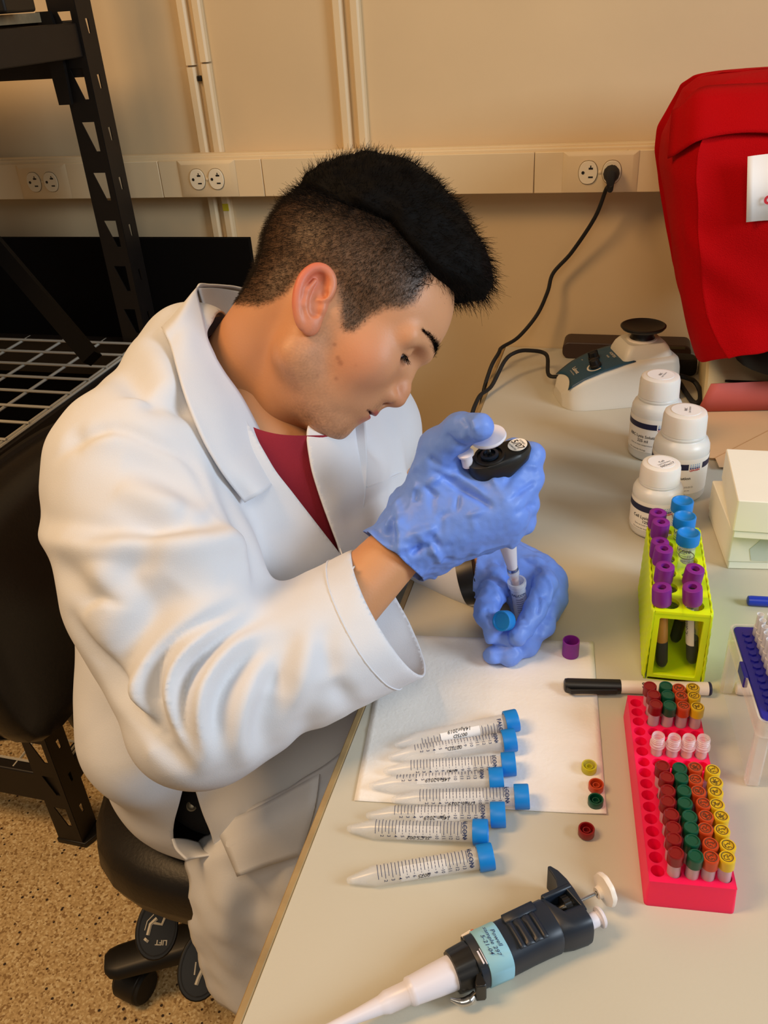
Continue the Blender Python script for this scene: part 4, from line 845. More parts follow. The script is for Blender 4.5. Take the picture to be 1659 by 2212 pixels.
# black instrument under the cover
t = G().lathe([(.10, 0), (.10, .02), (.07, .06), (.05, .12), (.05, .25)], 28, o=(.50, 1.42, BZ + .077)).obj('covered_instrument', 'black_plastic'); tag(t, 'black instrument base showing below the red cover', 'instrument')
# beige device with a slot
d0 = at(1512, 889, BZ); dw = .30; g = G(); dev = thing('desk_device', 'beige desktop device with a long front slot under the red cover', 'device', (d0[0] + .004, 1.375, BZ))
sec = [(0, 0), (.012, .050), (.022, .064), (.040, .0755), (.17, .076), (.175, .070), (.175, 0)]
g.grid(np.array([[(x, y + e, z * k) for y, z in sec] for x, k, e in ((0, .90, .004), (.004, .97, .001), (.012, 1, 0), (dw - .012, 1, 0), (dw - .004, .97, .001), (dw, .90, .004))]), closed=True); g.f += [tuple(range(6, -1, -1)), tuple(35 + i for i in range(7))]
g.obj('housing', 'device_beige', dev, 30, bevel=.003, seg=3)
G().box((.030, .0095, .044), (dw - .02, .020, .0475)).obj('slot', 'slot_dark', dev); G().box((.055, .0070, .026), (dw - .02, .018, .0425)).obj('recess', 'device_dark', dev)
# folders
def sheet(name, pts, m, label, th=.0012, cat='folder'):
    t = G().prism(np.array(pts), 0, th).obj(name, m, None, bevel=.0003); tag(t, label, cat); return t
def lay(pxs, z, r=0):
    return [tuple(at(a_, b_, z)[:2]) for a_, b_ in pxs]
t = sheet('paper_folder', lay([(1507, 893), (1512, 889), (1720, 884), (1720, 992), (1547, 989), (1530, 988), (1522, 980), (1519, 965)], BZ + .006), 'manila', 'tan folder with rounded corner lying flat below the pink card'); t.location.z = BZ + .005
t = sheet('paper_folder', lay([(1523, 900), (1720, 896), (1720, 998), (1549, 993), (1532, 992), (1524, 984), (1521, 968)], BZ + .001), 'manila', 'lower tan folder, its rounded edge showing under the upper one', .0036); t.location.z = BZ + .0005
t = sheet('paper_sheet', lay([(1545, 990), (1720, 900), (1720, 1018), (1577, 1010), (1553, 1009)], BZ + .0075), 'manila', 'tan sheet reaching toward the white boxes over the folders', .0008, 'paper'); t.location.z = BZ + .0072
q0, q1 = at(1505, 889, BZ + .008), at(1730, 884, BZ + .008); a0 = q0 + np.array((.010, .010, .036)); a1 = q1 + np.array((0, .010, .036))
a0 = aty(1536, 829, q0[1] - .004); a1 = aty(1740, 820, q1[1] - .004)
t = G().grid(np.array([[q0 * (1 - u) + q1 * u, (q0 * (1 - u) + q1 * u) * .5 + (a0 * (1 - u) + a1 * u) * .5 + (0, -.002, 0), a0 * (1 - u) + a1 * u] for u in np.linspace(0, 1, 12)])).obj('pink_folder', 'pink_card', None, 60, solid=.001); tag(t, 'dusty pink card standing upright against the beige device', 'folder')
# ================================================================ clear tip box
T0 = at(1617, 1697, BZ + .0005); tb_ang = .115; TB = rz(tb_ang); tw, tl, th_ = .086, .122, .080
tb = thing('tip_box', 'clear plastic pipette tip box with a blue tray, cut by the frame', 'tip box', T0, None, TB)
def shell_box(w0, l0, w1, l1, z0, z1, th):
    g = G(); o0 = rrect(0, 0, w0, l0, .006); d = (w1 - w0) / 2; e = (l1 - l0) / 2; o1 = rrect(-d, -e, w0 + d, l0 + e, .006); L = len(o0)
    g.grid(np.array([[(x, y, z0) for x, y in o0], [(x, y, z1) for x, y in o1]]), closed=True); g.f += [tuple(range(L - 1, -1, -1))]; return g
shell_box(tw, tl, tw + .003, tl + .003, 0, th_ - .014, .001).obj('box_wall', 'box_clear', tb, 60)
for x, y in ((.003, .003), (.003, tl - .003), (tw - .003, .003), (tw - .003, tl - .003)): G().box((x - .0065 if x < .04 else x - .004, y - .0045, 0), (x + .006, y + .0045, th_ - .018)).obj('corner_rib', 'box_edge', tb, 40, bevel=.0025)
g = G(); o = rrect(-.004, -.004, tw + .004, tl + .004, .007); ii = rrect(-.0022, -.0022, tw + .0022, tl + .0022, .006); L = len(o)
g.grid(np.array([[(x, y, th_ - .018) for x, y in o], [(x, y, th_) for x, y in o], [(x, y, th_) for x, y in ii], [(x, y, th_ - .018) for x, y in ii], [(x, y, th_ - .018) for x, y in o]]), closed=True); g.obj('rim', 'box_edge', tb, 50)
ty = G().prism(rrect(-.001, -.001, tw + .001, tl + .001, .005), th_ - .004, th_ - .0005).obj('tray', 'tip_blue', tb, bevel=.0008)
G().box((-.0052, .050, th_ - .012), (-.001, .072, th_ + .0005)).obj('latch', 'tip_blue', tb, bevel=.001)
g = G()
for i in range(9):
    for j in range(12):
        cx, cy = .0085 + i * .009, .0115 + j * .009; g.prism([(cx + .0040 * math.cos(u), cy + .0036 * math.sin(u)) for u in np.linspace(.3, .3 + 2 * PI, 6, endpoint=False)], th_ - .0005, th_ + .0012, scale1=.9)
g.obj('cell_grid', 'tip_blue', ty, 30)['kind'] = 'stuff'
TIPM = G().lathe([(.0010, -.030), (.0022, -.010), (.0030, -.002), (.0034, .0), (.0037, .0005), (.0037, .010), (.0030, .0103), (.0030, .024), (.0032, .0245), (.0028, .0245), (.0026, .002), (.0008, -.028)], 16, cap1=False).mesh('tip_cone', 'tip_white', 40)
FILM = G().lathe([(.0025, .004), (.0025, .012)], 12).mesh('filter_plug', 'tip_filter', 40)
tx = 0
for i in range(1, 5):
    for j in range(12):
        p = T0 + TB @ np.array((.0085 + i * .009, .0115 + j * .009, th_ + .0002)); t = thing('pipette_tip', 'white filter tip in the blue tray, %s row from the back, %s column' % ((ordn + ['ninth', 'tenth', 'eleventh', 'twelfth'])[11 - j], ['first', 'second', 'third', 'fourth'][i - 1]), 'pipette tip', p, 'filter tips standing in the blue tray')
        link(TIPM, 'tip_cone', t); link(FILM, 'filter_plug', t)
# ================================================================ pipette lying on the bench
J = at(978, 2100, BZ + .0155); K = at(1325, 1938, BZ + .0175); ax = K - J; ax[2] = 0; ax /= np.linalg.norm(ax); PB = np.stack([ax * .775, [-ax[1], ax[0], 0], [0, 0, 1]], 1)
pi_ = thing('pipette', 'navy pipette with pale blue tape and white shaft lying on the bench', 'pipette', J, None, PB)
Rx = np.array([[0, 0, 1], [1, 0, 0], [0, 1, 0.]])     # lathe axis -> local x, local (b,c) cross-section
def loft_x(secs, n=24, p=2.6):
    """sections (x, centre b, centre c, half b, half c)"""
    a = np.arange(n) * 2 * PI / n; r = (np.abs(np.cos(a)) ** p + np.abs(np.sin(a)) ** p) ** (-1 / p); V = []
    for x, cb, cc, hb, hc in secs: V.append(np.stack([np.full(n, x), cb + hb * r * np.cos(a), cc + hc * r * np.sin(a)], 1))
    g = G().grid(np.array(V), closed=True); m = len(secs) - 1; g.f += [tuple(range(n - 1, -1, -1)), tuple(m * n + i for i in range(n))]; return g
G().lathe([(.0028, -.150), (.0036, -.120), (.0046, -.095), (.0060, -.075), (.0062, -.072), (.0078, -.066), (.0080, -.046), (.0098, -.044), (.0100, -.040)], 24, Rx, (0, 0, 0)).obj('lower_shaft', 'pip_white', pi_, 50)
G().lathe([(.0098, -.0405), (.0112, -.018), (.0120, .001)], 28, Rx).obj('upper_shaft', 'pip_white', pi_, 50)
n = 40; a = np.arange(n) * 2 * PI / n; rib = np.where(np.arange(n) % 4 < 2, 1, .955)
g = G().grid(np.array([np.stack([np.full(n, x), r * rib * np.cos(a), r * rib * np.sin(a)], 1) for x, r in ((-.0005, .0125), (.0, .0148), (.003, .0152), (.019, .0162), (.0195, .0150))]), closed=True); g.f += [tuple(range(n - 1, -1, -1)), tuple(4 * n + i for i in range(n))]; g.obj('collar', 'pip_black', pi_, 30)
bd = loft_x([(.0195, 0, 0, .0155, .0150), (.0205, 0, 0, .0172, .0155), (.050, 0, 0, .0180, .0158), (.075, .0005, .0, .0178, .0158), (.090, .001, .0, .0182, .0160), (.104, .001, 0, .0186, .0160), (.107, .001, 0, .0176, .0150)], 36, 3.0).obj('grip', 'pip_navy', pi_, 40)
for x0, w_ in ((.064, .003), (.072, .004), (.081, .004), (.088, .003)): loft_x([(x0 - w_, -.003, .0156, .011, .0006), (x0 - w_ * .4, -.003, .0160, .011, .0016), (x0 + w_ * .4, -.003, .0160, .011, .0016), (x0 + w_, -.003, .0156, .011, .0006)], 16, 3).obj('grip_rib', 'pip_navy', bd, 60)
loft_x([(.060, .0110, .0150, .0018, .001), (.061, .0110, .0155, .004, .0014), (.094, .0115, .0158, .004, .0014), (.095, .0110, .0150, .0018, .001)], 16, 4).obj('raised_panel', 'pip_navy', bd, 60)
loft_x([(.028, 0, 0, .0178, .0160), (.0285, 0, 0, .0182, .0163), (.0515, 0, 0, .0186, .0165), (.052, 0, 0, .0182, .0161)], 40, 3.0).obj('tape_label', 'tape_blue', pi_, 40)
g = G()
for k, s in enumerate(('5-21-04', 'sample 297', 'Powell')): write(g, s, .0052, (.035 + k * .0055, -.001 + k * .001, .0168), np.array([[0, 1, 0], [1, 0, 0], [0, 0, -1.]]) @ np.diag([-1, 1, -1]) * np.array([[1, 1, 1]]), .004, .2)
g.obj('handwriting', 'print_blue', pi_, 0)
loft_x([(.020, .0155, .004, .003, .006), (.030, .0165, .004, .003, .006)], 12).obj('white_strip', 'pip_cream', pi_); loft_x([(.0285, .0178, .004, .001, .002), (.030, .0184, .004, .0015, .0035), (.034, .0184, .004, .0015, .0030), (.0355, .0178, .004, .001, .002)], 12).obj('orange_dot', 'orange_dot', pi_)
G().box((.0235, -.012, .0150), (.0250, -.002, .01585)).obj('barcode_stripe', 'pip_white', pi_); G().box((.0265, -.013, .0150), (.0272, -.001, .0159)).obj('barcode_stripe', 'pip_white', pi_)
# black slotted lever and metal spring blade under the collar
G().prism([(.010, -.021), (.0175, -.023), (.020, -.022), (.0215, .016), (.0190, .017), (.0170, -.012), (.011, -.0175)], -.009, .009).obj('ejector_lever', 'pip_black', pi_, bevel=.0008)
G().tube([(-.012, -.0145, -.004), (-.004, -.0185, -.006), (.004, -.0195, -.006), (.011, -.0175, -.005)], [.0012, .003, .0034, .0022], 10, sub=6).obj('spring_blade', 'steel', pi_)
# head: window with thumbwheel and spindle, hook, plunger, eject button
hd = loft_x([(.106, .001, 0, .0178, .0152), (.108, .001, 0, .0184, .0160), (.118, -.008, 0, .0105, .0160), (.132, -.0085, 0, .0110, .0160), (.1365, -.0085, 0, .0106, .0152), (.138, -.0085, 0, .0085, .0130)], 30, 3).obj('head', 'pip_navy', pi_, 40)
G().box((.107, .014, -.010), (.140, .0185, .014)).obj('window_rail', 'pip_navy', pi_, bevel=.0015); G().box((.108, .001, -.011), (.138, .015, -.006)).obj('window_back', 'pip_black', pi_)
G().lathe([(.0040, .106), (.0040, .112), (.0046, .1125), (.0040, .113), (.0046, .114), (.0040, .1145), (.0046, .1155), (.0040, .116), (.0046, .117), (.0040, .1175), (.0032, .119), (.0032, .124)], 20, Rx, (0, .0075, .004)).obj('spindle', 'steel', pi_)
n = 48; a = np.arange(n) * 2 * PI / n; rib = np.where(np.arange(n) % 2 == 0, 1, .96); g = G().grid(np.array([np.stack([np.full(n, x), .0075 + r * rib * np.cos(a), .003 + r * rib * np.sin(a)], 1) for x, r in ((.124, .004), (.1242, .0092), (.1310, .0092), (.1312, .007), (.136, .007))]), closed=True); g.obj('thumbwheel', 'pip_black', pi_, 30)
hook = [(.136, -.004), (.1395, -.006), (.1405, .012), (.1400, .022), (.1375, .031), (.1335, .0368), (.1310, .0375), (.1295, .0360), (.1300, .031), (.1295, .024), (.1270, .019), (.1200, .0178), (.1200, .0150), (.1330, .0150)]
G().prism(hook, -.0125, .0135).obj('finger_hook', 'pip_navy', pi_, bevel=.0022, seg=3)
G().lathe([(.0013, .138), (.0013, .166)], 12, Rx, (0, .0075, .003)).obj('plunger_rod', 'steel', pi_)
n = 36; a = np.arange(n) * 2 * PI / n; rib = np.where(np.arange(n) % 4 < 2, 1, .97); g = G().grid(np.array([np.stack([np.full(n, x), .0075 + r * (rib if r > .011 else 1) * np.cos(a), .003 + r * (rib if r > .011 else 1) * np.sin(a)], 1) for x, r in ((.163, .0018), (.163, .0045), (.167, .0050), (.169, .0085), (.1705, .0128), (.1735, .0134), (.1760, .0124), (.1765, .009), (.1755, .0002))]), closed=True); g.obj('plunger_knob', 'pip_cream', pi_, 40)
G().lathe([(.0056, .136), (.0056, .1475), (.0050, .148), (.0050, .150), (.0078, .1505), (.0082, .1525), (.0070, .154), (.0002, .1545)], 24, Rx, (0, -.0095, .002)).obj('eject_button', 'pip_white', pi_, 40)
# ================================================================ person: frames and skeleton
mat('skin', (200, 148, 112), .48, spec=.4, sss=.12, attr='skin_colour', bump=(420, .10)); mat('hair_black', (8, 6, 5), .7, spec=.10); mat('hair_buzz', (44, 34, 24), .6, spec=.15)
mat('coat_white', (217, 221, 229), .78, spec=.2, bump=(900, .12), var=(5, .03)); mat('glove_blue', (110, 148, 236), .46, spec=.35, bump=(160, .18), var=(18, .10)); mat('shirt_maroon', (146, 42, 56), .85, spec=.15, bump=(900, .2), var=(20, .08))
mat('jeans_black', (14, 15, 19), .85, bump=(900, .3)); mat('eye_white', (216, 204, 196), .25); mat('iris_dark', (30, 18, 12), .15); mat('watch_black', (14, 14, 15), .38); mat('button_metal', (150, 140, 120), .4, metal=.6)
cr, cu_, cf = RW
HO = P(710, 700, .93); HFW = .766 * cr - .643 * cu_; HUP = .643 * cr + .766 * cu_; HLT = -cf
HM = np.stack([HFW, HUP, HLT], 1)                                   # head frame: forward, up, right side
def h2w(v): return HO + np.asarray(v) @ HM.T
def w2h(v): return (np.asarray(v) - HO) @ HM
R_SH, L_SH = P(288, 1035, .86), P(775, 890, 1.12); SMID = (R_SH + L_SH) / 2
R_EL, L_EL = P(548, 1510, .812), P(865, 1160, 1.13)
R_WR, L_WR = P(880, 1165, .850), P(1045, 1215, .985)
PEL = np.array((-.205, .765, .565)); LATB = (R_SH - L_SH) / np.linalg.norm(R_SH - L_SH)
R_HIP = PEL + np.array((.0, -.095, 0)); L_HIP = PEL + np.array((0, .095, 0))
R_KN, L_KN = np.array((.21, .62, .565)), np.array((.21, .95, .565)); R_AN, L_AN = np.array((.17, .63, .09)), np.array((.20, .96, .09))
NECK0 = h2w((-.040, -.015, 0)); NECK1 = P(525, 830, .985)
def s2(p, a, b, ra, rb): return sd_cone(p, a, b, ra, rb)
# ---------------------------------------------------------------- head
EYE = np.array((.0775, .0245, .0318))
def sym(q): q = q.copy(); q[:, 2] = np.abs(q[:, 2]); return q
def head_sdf(q):
    """q in head frame (metres)"""
    s = sym(q)
    d = sd_ell(q, (-.016, .060, 0), (.104, .088, .076)); d = smin(d, sd_ell(q, (.036, .055, 0), (.069, .072, .064)), .03)
    d = smin(d, sd_ell(q, (.043, -.012, 0), (.056, .075, .058)), .025)
    d = smin(d, sd_ell(q, (.060, -.040, 0), (.0395, .036, .036)), .02)
    d = smin(d, s2(s, (.004, -.052, .049), (.060, -.082, .016), .020, .0165), .022)
    d = smin(d, s2(s, (.004, .0, .052), (.006, -.050, .045), .018, .018), .025)
    d = smin(d, sd_ell(q, (.0715, -.079, 0), (.0215, .0185, .022)), .016)
    d = smin(d, sd_ell(s, (.060, -.006, .044), (.030, .026, .021)), .022)
    d = smin(d, s2(s, (.098, .041, .010), (.082, .038, .047), .010, .010), .014)
    # eye sockets, lids
    d = smax(d, -sd_ell(s, (.107, .026, .031), (.020, .012, .018)), .012)
    ev = s - EYE; lid = np.linalg.norm(ev, axis=1) - .0155; el_ = np.arctan2(ev[:, 1], ev[:, 0]); wd_ = np.sqrt(np.clip(1 - (ev[:, 2] / .0132) ** 2, 0, 1)); gap = np.maximum((np.abs(el_ + .50 - .10 * ev[:, 2] / -.0118) - .30 * wd_) * .015, .0128 - np.linalg.norm(ev, axis=1))
    d = smin(d, lid, .004); d = np.where(np.linalg.norm(ev, axis=1) < .021, smax(d, -gap, .0008), d)
    # nose
    n = sd_chain(q, np.array([(.0945, .027, 0), (.0985, .012, 0), (.1055, -.004, 0), (.1075, -.0135, 0)]), [.0075, .0085, .0098, .0112], .006)
    n = smin(n, sd_ell(s, (.0985, -.0180, .0130), (.0112, .0084, .0072)), .005); n = smin(n, s2(q, (.1055, -.0205, 0), (.094, -.030, 0), .0055, .006), .005)
    d = smin(d, n, .008)
    d = smax(d, -sd_ell(s, (.1010, -.0265, .0078), (.0070, .0045, .0038)), .002); d = smax(d, -(s2(s, (.090, -.010, .0205), (.0885, -.0215, .0205), .0030, .0030) - .0008), .004)
    # mouth
    d = smin(d, s2(s, (.080, -.0442, .024), (.0970, -.0410, .005), .0042, .0060), .004); d = smin(d, s2(s, (.0785, -.0465, .023), (.0832, -.0515, .004), .0042, .0082), .004)
    d = smax(d, -sd_ell(q, (.0955, -.0460, 0), (.0125, .0015, .0205)), .0012)
    d = smax(d, -s2(s, (.0865, -.0640, 0), (.081, -.063, .012), .006, .004) - .0035, .006)
    # neck
    nk0 = np.array((-.040, -.010, 0)); nk1 = w2h(NECK1); nk = s2(q, nk0, nk1, .054, .060); nk = smin(nk, s2(q, (.022, -.075, 0), nk1 + (.050, -.01, .0), .032, .034), .03)
    nk = smin(nk, s2(q, (-.012, -.012, .052), nk1 + np.array((.060, -.035, .016)), .014, .014), .018)
    d = smin(d, nk, .022)
    return d
def ear_sdf(q):
    """right ear in its own frame: x back-to-front, y up, z out"""
    o = sd_ell(q, (0, .004, 0), (.0175, .0300, .0070)); o = smin(o, sd_ell(q, (.004, -.022, 0), (.0105, .0120, .0062)), .006)
    a = np.arctan2(q[:, 1] - .006, q[:, 0]); rr = np.hypot((q[:, 0]) / .0158, (q[:, 1] - .006) / .0262); 
    rim = sd_chain(q, spline(np.array([(.0075, .002, .0035), (.0125, .008, .005), (.0150, .018, .005), (.0115, .0285, .0050), (.0025, .0340, .0046), (-.0075, .0315, .0046), (-.0150, .0215, .0046), (-.0172, .0080, .0046), (-.0155, -.0060, .0042), (-.0105, -.0180, .0030), (-.004, -.027, .001)]), 3), np.interp(np.linspace(0, 1, 31), np.linspace(0, 1, 4), [.0028, .0034, .0038, .0036]), .004)
    cav = sd_ell(q, (.000, .008, .0085), (.0132, .0235, .0112)); o = smax(o, -cav, .003)
    o = smin(o, rim, .003)
    anti = sd_chain(q, np.array([(-.003, .020, .003), (-.0085, .008, .004), (-.0080, -.006, .0045), (-.001, -.0145, .0045)]), [.0026, .0034, .0034, .0028], .003); o = smin(o, anti, .003)
    o = smax(o, -sd_ell(q, (.0040, -.0068, .005), (.0074, .0088, .0145)), .002); o = smax(o, -sd_ell(q, (.0052, .0100, .006), (.0070, .0062, .0115)), .002)
    o = smin(o, sd_ell(q, (.0115, -.004, .0030), (.0034, .0062, .0042)), .003)
    return smin(o, sd_ell(q, (.004, -.002, -.007), (.012, .022, .010)), .006)
V, F = nets(head_sdf, (-.145, -.19, -.13), (.135, .175, .12), .0017)
V = smooth_mesh(V, F, 1, .4)
EA = .44; EB = np.array([[math.cos(EA), -math.sin(EA), 0], [math.sin(EA), math.cos(EA), 0], [0, 0, 1.]])   # ear tilted back
ty_ = -.30; ET = np.array([[math.cos(ty_), 0, -math.sin(ty_)], [0, 1, 0], [math.sin(ty_), 0, math.cos(ty_)]]); EB = EB @ ET
Ve, Fe = nets(ear_sdf, (-.026, -.042, -.02), (.026, .042, .016), .0009); Ve = smooth_mesh(Ve, Fe, 7, .5)
ec = np.array((-.0125, -.003, .0755)); VeR = Ve @ EB.T + ec; VeL = VeR * np.array((1, 1, -1))
HV = np.concatenate([V, VeR, VeL]); HFc = np.concatenate([F, Fe + len(V), (Fe + len(V) + len(Ve))[:, ::-1]])
a_, b_, c_ = HV.T; ac = np.abs(c_)
isear = np.arange(len(HV)) >= len(V)
def blob(pa, pb, pc, r): return np.exp(-(((a_ - pa) ** 2 + (b_ - pb) ** 2 + (ac - pc) ** 2) / r ** 2))
def step(x, lo, hi): return np.clip((x - lo) / (hi - lo), 0, 1)
HAIR_LO = ([-.13, -.10, -.05, -.007, .03, .05, .07, .10], [.085, .088, .098, .1165, .108, .099, .097, .114])
HAIR_POLY = [(-.13, -.046), (-.085, -.050), (-.0599, -.0385), (-.0491, -.0263), (-.0428, -.0118), (-.0421, .001), (-.0417, .0107), (-.034, .0262), (-.0139, .0330), (-.0006, .0230), (.0120, .0100), (.0233, -.0005), (.0300, -.0035), (.0370, .0025), (.0393, .0150), (.0405, .0264), (.0476, .0414), (.0590, .0515), (.0640, .0640), (.0610, .0790), (.0580, .0900), (.0590, .1010), (.0678, .1150), (.0844, .1220), (.11, .135), (.11, .25), (-.2, .25), (-.2, -.046)]
def buzz_low(a): return np.interp(a, [-.13, -.10, -.085, -.055, -.035, -.02, .002, .012, .016, .022, .034, .045, .052, .060, .072, .085, .095], [-.035, -.040, -.036, -.012, .028, .036, .034, .010, -.016, -.020, .004, .022, .040, .062, .080, .098, .108])
col = np.tile(np.array(lin((203, 146, 106))), (len(HV), 1))
def tint(m, rgb): 
    global col
    col = col * (1 - m[:, None]) + np.array(lin(rgb)) * m[:, None]
nzv = np.array([noise.noise(Vector(p * 90)) for p in HV[:: 1]]) if len(HV) < 400000 else np.zeros(len(HV))
nz2 = np.array([noise.noise(Vector(p * 600)) for p in HV]) if len(HV) < 400000 else np.zeros(len(HV))
tint(.45 * blob(.062, -.012, .052, .030), (205, 128, 100)); tint(.5 * blob(.106, -.010, 0, .016), (204, 124, 96)); tint(.30 * blob(.09, .07, 0, .05), (214, 162, 122))
tint(.35 * np.clip(blob(.088, .012, .032, .012), 0, 1), (176, 112, 90))  # shading below the eyes, put into the skin colour
beard = np.clip(np.maximum.reduce([blob(.075, -.088, .0, .030), .8 * blob(.055, -.088, .026, .026), .8 * blob(.095, -.036, .010, .012), .45 * blob(.020, -.055, .056, .030), .35 * blob(.04, -.07, .045, .03), .4 * blob(.012, -.025, .062, .02)]), 0, 1)
tint(beard * np.clip(.50 + .55 * nz2 + .3 * nzv, 0, .9), (76, 54, 42))
lips = np.clip(1.9 * np.maximum(blob(.0960, -.0425, .004, .0110) * (b_ < -.0385), np.maximum(blob(.0865, -.0525, .004, .0125), .9 * blob(.0825, -.0470, .018, .009))) - .35, 0, .95)
tint(lips * (b_ > -.0620), (172, 62, 70))
tint(.9 * (np.exp(-((b_ + .0460) / .0015) ** 2) * (a_ > .076) * (ac < .024)), (70, 26, 26))
tint(np.where(isear, .55, 0.), (206, 118, 92)); tint(np.where(isear, .6 * step(-(HV - np.where(c_[:, None] > 0, ec, ec * (1, 1, -1)))[:, 0], -.002, .018), 0), (208, 104, 84))
for (fa, fb, fc, fr) in ((.046, -.030, .060, .0016), (.041, -.028, .061, .0013), (.060, -.022, .062, .001), (.030, -.02, .064, .001), (.052, -.045, .054, .0012), (.035, -.055, .056, .001), (.066, .002, .06, .0009), (.064, .04, .055, .001)): tint(np.clip(.8 * np.exp(-((a_ - fa) ** 2 + (b_ - fb) ** 2 + (c_ - fc) ** 2) / (fr * 1.5) ** 2), 0, .4), (120, 66, 48))
scalp = step(poly_sd(HV[:, :2], HAIR_POLY) + .003 * nz2, -.0035, .005) * (~isear); tint(scalp * (.84 + .1 * nz2), (58, 45, 31)); tint(scalp * .85 * step(b_ - np.interp(a_, *HAIR_LO), -.050, .0) ** 1.3, (14, 11, 8))
# ---------------------------------------------------------------- body (one continuous figure, joined to the head in one mesh)
def body_sdf(p):
    d = s2(p, R_SH + (0, .03, -.015), L_SH + (0, -.02, -.015), .055, .055); d = smin(d, s2(p, SMID + (.02, 0, -.08), PEL + (0, 0, .08), .112, .105), .05)
    d = smin(d, s2(p, R_HIP, L_HIP, .085, .085), .05); d = smin(d, s2(p, SMID + (0, 0, -.01), NECK1 + .2 * (NECK0 - NECK1), .062, .054), .04)
    for sh_, el, wr, hnd in ((R_SH, R_EL, R_WR, P(985, 1110, .828)), (L_SH, L_EL, L_WR, P(1085, 1225, .985))):
        d = smin(d, s2(p, sh_, el, .048, .040), .02); m = el * .62 + wr * .38; d = smin(d, s2(p, el, m, .040, .037), .015); d = smin(d, s2(p, m, wr, .037, .0275), .015); d = smin(d, s2(p, wr, hnd, .024, .013), .012)
    for h_, k_, n_ in ((R_HIP, R_KN, R_AN), (L_HIP, L_KN, L_AN)): d = smin(d, s2(p, h_, k_, .075, .052), .03); d = smin(d, s2(p, k_, n_, .050, .034), .02)
    return d
BV, BF = nets(body_sdf, (-.42, .40, .04), (.34, 1.16, 1.10), .006); 
col_b = np.tile(np.array(lin((204, 148, 104))), (len(BV), 1))
allV = np.concatenate([h2w(HV), BV]); allF = np.concatenate([HFc, BF + len(HV)])
me = np_mesh('body', allV, allF, 'skin'); set_col(me, 'skin_colour', np.concatenate([col, col_b]))
person = bpy.data.objects.new('person', me); C.objects.link(person)
tag(person, 'seated person in white lab coat and blue gloves pipetting, head bent to the tube', 'person')
# ---------------------------------------------------------------- eyes, brows, lashes, hair
def strands(name, roots, dirs, lens, rad, m, bend_=None, seg=4, curl=.0, taper=.35, parent=person, seed=1, label=None):
    """hair strands as one curves object"""
    n = len(roots); rnd = np.random.default_rng(seed); t = np.linspace(0, 1, seg)[None, :, None]
    pos = roots[:, None] + dirs[:, None] * lens[:, None, None] * t
    if bend_ is not None: pos = pos + bend_[:, None] * lens[:, None, None] * t ** 2
    if curl: pos = pos + rnd.normal(0, curl, (n, 1, 3)) * lens[:, None, None] * t ** 2
    hc = bpy.data.hair_curves.new(name); hc.add_curves([seg] * n); hc.attributes['position'].data.foreach_set('vector', pos.astype(np.float32).ravel())
    ra = hc.attributes.get('radius') or hc.attributes.new('radius', 'FLOAT', 'POINT'); rr = rad * (1 - (1 - taper) * np.linspace(0, 1, seg)); ra.data.foreach_set('value', np.tile(rr, n).astype(np.float32))
    hc.materials.append(MATS[m]); o = bpy.data.objects.new(name, hc); C.objects.link(o); o.parent = parent; o['kind'] = 'stuff'
    if label: o['label'] = label
    return o
for s in (1, -1):
    e = G().lathe([(.0002, -.0138), (.0069, -.0120), (.0120, -.0069), (.0138, 0), (.0120, .0069), (.0069, .0120), (.0002, .0138)], 24).xf(HM, h2w(EYE * (1, 1, s))).obj('eye', 'eye_white', person, 180)
    gz = HFW * .86 - HUP * .48 + HLT * .05 * s; gz /= np.linalg.norm(gz)
    G().lathe([(.0068, .0122), (.0060, .0130), (.0001, .0144)], 20, basis(gz), h2w(EYE * (1, 1, s))).obj('iris', 'iris_dark', e, 60)
HN = normals(HV[:len(V)], F)
rg = np.random.default_rng(7)
def scatter(mask, n, seed):
    rg = np.random.default_rng(seed); tri = np.concatenate([F[:, [0, 1, 2]], F[:, [0, 2, 3]]]); ok = mask[tri].all(1); tri = tri[ok]; A = V[tri[:, 0]]; Bv = V[tri[:, 1]]; Cv = V[tri[:, 2]]
    ar = np.linalg.norm(np.cross(Bv - A, Cv - A), axis=1); k = rg.choice(len(tri), n, p=ar / ar.sum()); u = rg.random((n, 2)); u[u.sum(1) > 1] = 1 - u[u.sum(1) > 1]
    p = A[k] + (Bv - A)[k] * u[:, :1] + (Cv - A)[k] * u[:, 1:]; nn = HN[tri[k, 0]]; return p, nn
def unit(v): return v / (np.linalg.norm(v, axis=-1, keepdims=True) + 1e-12)
va, vb, vc_ = V.T; vac = np.abs(vc_)
# long hair on top: a swept-up mass, then strands all over it
def top_low(a): return np.interp(a, *HAIR_LO)
def hair_sdf(q):
    d = sd_ell(q, (-.014, .088, 0), (.107, .104, .079)); d = smin(d, sd_ell(q, (.056, .132, 0), (.056, .038, .052)), .03)
    d = d + .0014 * np.sin(q[:, 0] * 160 + q[:, 2] * 70) * np.sin(q[:, 2] * 190) + .0008 * np.sin(q[:, 1] * 330 + q[:, 2] * 90)
    lo_ = top_low(q[:, 0]) - .006; side = (lo_ - q[:, 1]) * .8
    d = smax(d, side, .022)
    front = (q[:, 0] - .088) - (q[:, 1] - .112) * 1.5; return smax(d, front * .6, .008)
hv, hf = nets(hair_sdf, (-.14, .03, -.10), (.13, .21, .10), .0030); hn_ = normals(hv, hf)
ho = bpy.data.objects.new('hair', np_mesh('hair', h2w(hv), hf, 'hair_black')); C.objects.link(ho); ho.parent = person; ho['label'] = 'black hair swept up on top'
tri = np.concatenate([hf[:, [0, 1, 2]], hf[:, [0, 2, 3]]]); ctr = hv[tri].mean(1); good = ctr[:, 1] > top_low(ctr[:, 0]) - .001; tri = tri[good]
